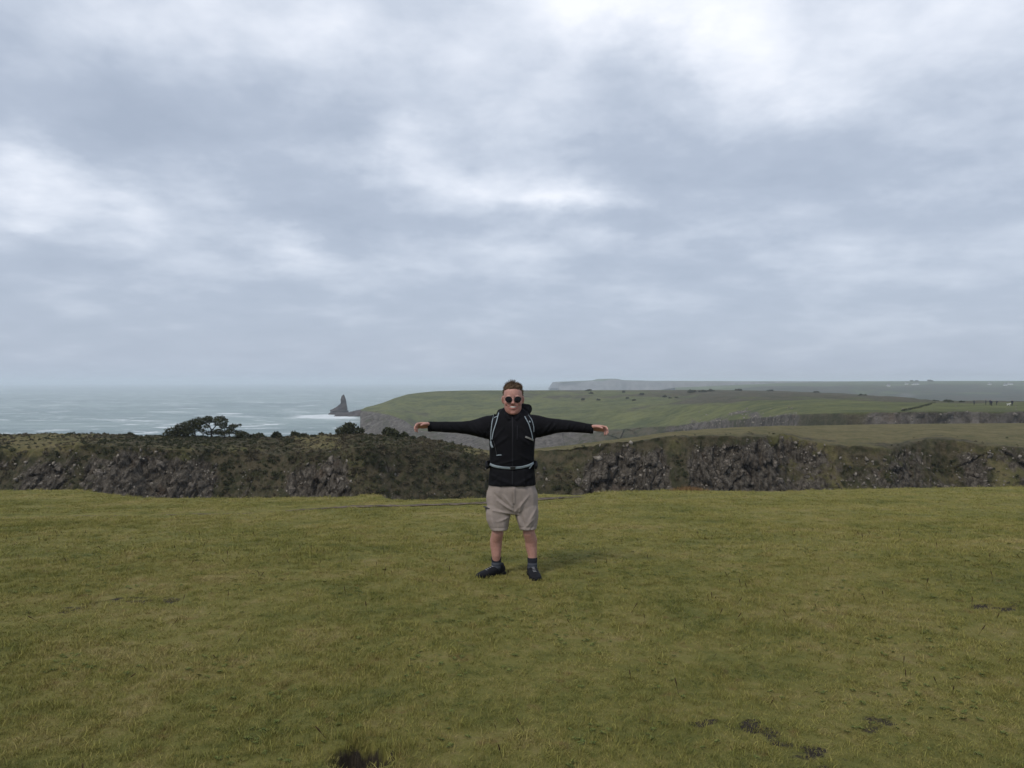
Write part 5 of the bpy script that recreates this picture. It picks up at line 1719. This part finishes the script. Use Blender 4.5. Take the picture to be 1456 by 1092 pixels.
# ------------------------------------------------------------------ the rucksack on his back
def build_pack():
    root = obj('backpack', None, label='black hiking backpack with pale grey-blue straps worn by the man', cat='backpack', loc=MAN.location)
    blk = cloth_mat('pack_nylon', (.008, .008, .010), .75, .25, 500.0, .3, .12)
    pale = simple_mat('pale_webbing', (.27, .32, .35), .8, .2, .15, 120.0, .3, 600.0)
    greyw = simple_mat('grey_webbing', (.22, .215, .205), .85, .2, .15, 120.0, .3, 600.0)
    plas = simple_mat('buckle_plastic', (.02, .02, .022), .4, .5, .2)
    bag = fuse([loft_z(dense([(mz(668), 0, .12, .145, .25), (mz(660), 0, .15, .145, .33), (mz(640), 0, .160, .145, .36), (mz(615), 0, .155, .145, .35), (mz(598), 0, .14, .145, .31), (mz(590), 0, .10, .15, .26)], 4), 36, 3.2)], .01, 3)
    obj('bag', bag, blk, parent=root)
    for pts, wid, pin in (([(705.6, 588.8), (702.6, 598.5), (699.5, 612.5), (698.4, 625)], [6.8, 7.0, 4.8, 2.6], (([(702.0, 589.0), (699.4, 598.5), (697.7, 613.6), (697.5, 626.5)], 1.05), ([(708.8, 586), (705.8, 598.5), (701.2, 612.6), (699.2, 624)], 1.25), ([(700, 594), (704, 592.2), (707.6, 590.6)], .9))),
                          ([(749, 590), (754.5, 599), (757.6, 610), (758.4, 623)], [7.5, 6.5, 4.6, 2.4], (([(746.2, 591), (752.4, 602.5), (756.3, 615.6), (757.8, 624)], 1.15), ([(751.8, 588.8), (756.8, 596.5), (759.4, 606.5), (759.4, 613.6)], .85)))):
        st = obj('shoulder_strap', merged('shoulder_strap', [tape(JBVH, pts, wid, .010, .006, sides=6)]), blk, parent=root)
        for pp, w in pin:
            obj('piping', merged('piping', [tape(JBVH, pp, w, .0145, .003, sides=2)]), pale, parent=st)
    for k, (a, b) in enumerate((((753.6, 599), 1.6), ((758.6, 605), 1.2))):
        pass
    obj('strap_keeper', merged('strap_keeper', [tape(JBVH, [(752.6, 597.6), (754.2, 599.4)], 1.8, .018, .004)]), pale, parent=root)
    obj('strap_tail', merged('strap_tail', [tape(JBVH, [(747.2, 619.8), (753, 622.4), (759.0, 625.4)], 2.4, .013, .003)]), greyw, parent=root)
    obj('strap_buckle', merged('strap_buckle', [tape(JBVH, [(697.4, 627), (697.9, 631.5), (700.2, 636)], [2.4, 2.8, 2.6], .014, .004)]), pale, parent=root)
    obj('drawcord', merged('drawcord', [tape(JBVH, [(701.6, 626), (704.2, 636), (706, 645.4)], .7, .009, .002)]), plas, parent=root)
    obj('cord_tab', merged('cord_tab', [tape(JBVH, [(705.8, 646.4), (709.6, 645.6), (713, 645.6)], 1.1, .012, .003)]), pale, parent=root)
    belt = obj('waist_belt', merged('waist_belt', [tape(JBVH, [(696.0, 660.2), (704, 662.4), (716, 664.0), (729, 664.6), (742, 663.4), (752, 661.2), (759.6, 658.2)], [3.4, 3.4, 3.2, 3.1, 3.1, 3.3, 3.5], .011, .004, sides=4)]), pale, parent=root)
    obj('buckle', merged('buckle', [tape(JBVH, [(725.6, 664.4), (733.0, 664.2)], 4.6, .017, .006)]), plas, parent=belt)
    obj('belt_end', merged('belt_end', [tape(JBVH, [(758.0, 659), (756, 662.5), (752.6, 665.6)], 1.3, .016, .003)]), pale, parent=belt)
    for e, x in ((-1, 693.6), (1, 760.8)):
        obj('hip_wing', merged('hip_wing', [limb([(mx(x) + e * .0, -.085, mz(660.5)), (mx(x) + e * .012, .0, mz(660)), (mx(x) - e * .03, .14, mz(660))], [(.024, .012), (.038, .014), (.04, .014)], ref=(0, 0, 1), n=14)]), blk, parent=root)


build_pack()


# ------------------------------------------------------------------ walkers on the far field, dog, farm buildings
def walker(px, py, d_off, hgt, pose, cols, label):
    p = on_headland(px, py)
    root_parts = []
    k = hgt / 1.75
    st = .16 if pose != 'stand' else .07
    for sx in (-1, 1):
        root_parts.append(limb([(sx * .09, 0, .86), (sx * (.09 + st * .3), -.02 * sx, .47), (sx * (.09 + st * .5), .05 * sx, .09), (sx * (.09 + st * .5), .05 * sx - .10, .04)], [.10, .075, .055, .045], n=10))
        ax = .34 if pose == 'arms' else .27
        root_parts.append(limb([(sx * .18, 0, 1.42), (sx * ax, -.02, 1.14), (sx * (ax + (.02 if pose != 'arms' else .1)), -.12, .90)], [.065, .055, .045], n=10))
    root_parts.append(loft_z(dense([(.80, 0, .17, -.11, .11), (1.0, 0, .18, -.12, .12), (1.25, 0, .21, -.13, .13), (1.42, 0, .20, -.11, .11), (1.5, 0, .08, -.06, .06)], 3), 20))
    root_parts.append(limb([(0, 0, 1.45), (0, -.01, 1.58)], [.055, .055], n=10))
    root_parts.append(ball((0, -.015, 1.64), (.085, .10, .12)))
    if pose == 'pack':
        root_parts.append(ball((0, .19, 1.22), (.16, .13, .26)))
    me = fuse(root_parts, .03, 1)
    V, _ = get_co(me)
    z = V[:, 2]
    c = np.where((z < .86)[:, None], np.array(cols[1])[None], np.array(cols[0])[None])
    c = np.where((z > 1.53)[:, None], np.where((z > 1.69)[:, None], (.04, .03, .025), (.45, .28, .21)), c)
    me.attributes.new('tone', 'FLOAT_COLOR', 'POINT').data.foreach_set('color', np.column_stack([c, np.ones(len(V))]).astype(np.float32).ravel())
    set_co(me, V * k)
    o = obj('person', me, M_WALK, label=label, cat='person', group='walkers on the far field', loc=(p.x, p.y + d_off, p.z - .03))
    o.rotation_euler.z = random.uniform(0, 6)


M_WALK, _N, _b = principled('walker_clothes', .85, .2)
_N.put(_b.inputs['Base Color'], attr(_N, 'tone', True))
walker(1402.5, 576.6, 6, 1.66, 'stand', ((.05, .055, .07), (.03, .03, .04)), 'slight walker in grey standing apart at the edge of the group')
walker(1409.5, 577.0, 0, 1.78, 'pack', ((.010, .013, .030), (.012, .012, .018)), 'walker in dark navy with a rucksack in the huddle')
walker(1413.6, 576.4, 2, 1.80, 'arms', ((.016, .018, .045), (.015, .015, .022)), 'walker in blue jacket in the middle of the huddle')
walker(1416.2, 576.2, 5, 1.74, 'stand', ((.03, .032, .045), (.012, .013, .02)), 'walker in dark grey behind the huddle')
walker(1420.0, 576.6, 1, 1.72, 'pack', ((.014, .018, .040), (.02, .02, .025)), 'walker in dark coat at the dog side of the huddle')
walker(1439.6, 576.8, 0, 1.86, 'stand', ((.010, .012, .024), (.010, .010, .014)), 'walker in black standing alone beside the white dog')


def build_dog():
    p = on_headland(1433.6, 577.0)
    pr = [limb([(-.42, 0, .50), (-.30, 0, .52), (0, 0, .50), (.25, 0, .53), (.40, 0, .56)], [.10, .14, .14, .17, .13], n=12), limb([(.36, 0, .60), (.52, 0, .74), (.60, 0, .78)], [.11, .09, .085], n=10), limb([(.58, 0, .79), (.72, 0, .76), (.80, 0, .74)], [.085, .05, .035], n=10),
          limb([(-.45, 0, .55), (-.60, 0, .66), (-.72, 0, .80)], [.04, .03, .02], n=8)]
    for sy in (-1, 1):
        pr.append(limb([(.30, sy * .09, .45), (.31, sy * .09, .22), (.30, sy * .09, .04), (.34, sy * .09, .02)], [.065, .04, .032, .03], n=8))
        pr.append(limb([(-.36, sy * .09, .48), (-.28, sy * .09, .33), (-.42, sy * .09, .20), (-.40, sy * .09, .03)], [.09, .06, .038, .032], n=8))
        pr.append(ball((.55, sy * .07, .84), (.03, .02, .05)))
    me = fuse(pr, .025, 1)
    obj('dog', me, simple_mat('white_fur', (.66, .64, .60), .9, .1, .1, 6.0), label='white dog standing on the far field beside a lone walker', cat='dog', group=None, loc=(p.x, p.y, p.z))


build_dog()


def build_house(px, py, wpx, label, seed):
    p = on_hills(px, py)
    s = p.y / F
    L, Dp, Hh = wpx * s, 7.0, 3.0
    root = obj('farmhouse', None, label=label, cat='house', group='white buildings on the far hills', loc=(p.x, p.y - 2, p.z - .3))
    white = simple_mat('white_render', (.60, .60, .58), .85, .2, .06, .5)
    slate = simple_mat('slate_roof', (.14, .14, .15), .8, .2, .2, 1.0)
    box = lambda x0, x1, y0, y1, z0, z1: (np.array([(x, y, z) for z in (z0, z1) for x, y in ((x0, y0), (x1, y0), (x1, y1), (x0, y1))], float), [(0, 3, 2, 1), (4, 5, 6, 7), (0, 1, 5, 4), (1, 2, 6, 5), (2, 3, 7, 6), (3, 0, 4, 7)])
    obj('wall', merged('wall', [box(-L / 2, L / 2, 0, Dp, 0, Hh)], False), white, parent=root)
    V = np.array([(-L / 2 - .3, -.4, Hh - .1), (L / 2 + .3, -.4, Hh - .1), (L / 2 + .3, Dp + .4, Hh - .1), (-L / 2 - .3, Dp + .4, Hh - .1), (-L / 2 - .3, Dp / 2, Hh + 1.8), (L / 2 + .3, Dp / 2, Hh + 1.8)])
    rf = obj('roof', make_mesh('roof', V, [(0, 1, 5, 4), (1, 2, 5), (2, 3, 4, 5), (3, 0, 4), (0, 3, 2, 1)], smooth=False), slate, parent=root)
    obj('chimney', merged('chimney', [box(-L / 2 + .4, -L / 2 + 1.3, Dp / 2 - .5, Dp / 2 + .5, Hh + 1.0, Hh + 2.6)], False), white, parent=rf)
    glass = simple_mat('window_glass', (.04, .05, .06), .2, .5, .1)
    for k in range(max(2, int(L / 4))):
        x = -L / 2 + (k + .5) * L / max(2, int(L / 4))
        obj('window', merged('window', [box(x - .5, x + .5, -.05, .1, 1.1, 2.2)], False), glass, parent=root)


build_house(1303, 547.2, 8.5, 'long white farmhouse below the hilltop trees', 1)
build_house(1289, 546.6, 3.2, 'small white cottage left of the long farmhouse on the hill', 2)
build_house(1265, 549.4, 3.6, 'lone white cottage on the lower hill slope', 3)
build_house(1436, 547.2, 6.0, 'white hilltop house in the cluster by the pasture edge', 4)
build_house(1429, 548.4, 3.0, 'small white outbuilding beside the hilltop house', 5)
build_house(1408, 547.4, 3.2, 'pale cottage between the farmhouse and the hilltop house', 6)


def build_far_tree(px, py, w, h, label, seed):
    p = on_hills(px, py)
    s = p.y / F
    root = obj('far_tree', None, label=label, cat='tree', group='trees on the far hill skyline', loc=(p.x, p.y, p.z - .5))
    r = np.random.default_rng(seed)
    cs = [(r.uniform(-.4, .4) * w * s, r.uniform(-2, 2), h * s * r.uniform(.45, .75)) for _ in range(6)]
    V, Fc, lf = leaf_cloud(cs, [(w * s * .28, 2.5, h * s * .32)] * 6, 500, 2.2, seed)
    obj('crown', make_mesh('crown', V, [Fc], {'leaf': lf}, smooth=False), M_GORSE, parent=root)
    V, q = tubes([[(0, 0, 0, .5), (0, 0, h * s * .5, .3), (.3, 0, h * s * .8, .1)]])
    obj('trunk', make_mesh('trunk', V, [q]), M_BARK, parent=root)


for i, (px, w, h, lab) in enumerate(((1295, 4, 1.6, 'small dark tree left of the hilltop trees'), (1301, 6, 1.6, 'broad dark tree above the long white farmhouse'), (1320, 5, 2.4, 'tallest dark tree on the far hill skyline'), (1326, 4, 1.7, 'lower dark tree beside the tallest skyline tree'))):
    build_far_tree(px, 542.4, w, h, lab, 600 + i)


# ------------------------------------------------------------------ sea air
def build_haze():
    bm = bmesh.new()
    bmesh.ops.create_cube(bm, size=1.0)
    me = bpy.data.meshes.new('haze')
    bm.to_mesh(me); bm.free()
    lo = Vector((-21000, -60, SEA - 4)); hi = Vector((21000, 21000, 34.0))
    for v in me.vertices:
        v.co = Vector([lo[i] if v.co[i] < 0 else hi[i] for i in range(3)])
    m = bpy.data.materials.new('sea_haze')
    m.use_nodes = True
    N = NT(m.node_tree)
    N.n.remove(N.n['Principled BSDF'])
    pv = N.new('ShaderNodeVolumePrincipled')
    pv.inputs['Color'].default_value = (.86, .93, 1.0, 1)
    pv.inputs['Density'].default_value = 2.2e-4
    N.l.new(pv.outputs[0], N.n['Material Output'].inputs['Volume'])
    obj('haze', me, m, kind='stuff', label='thin sea haze')


build_haze()
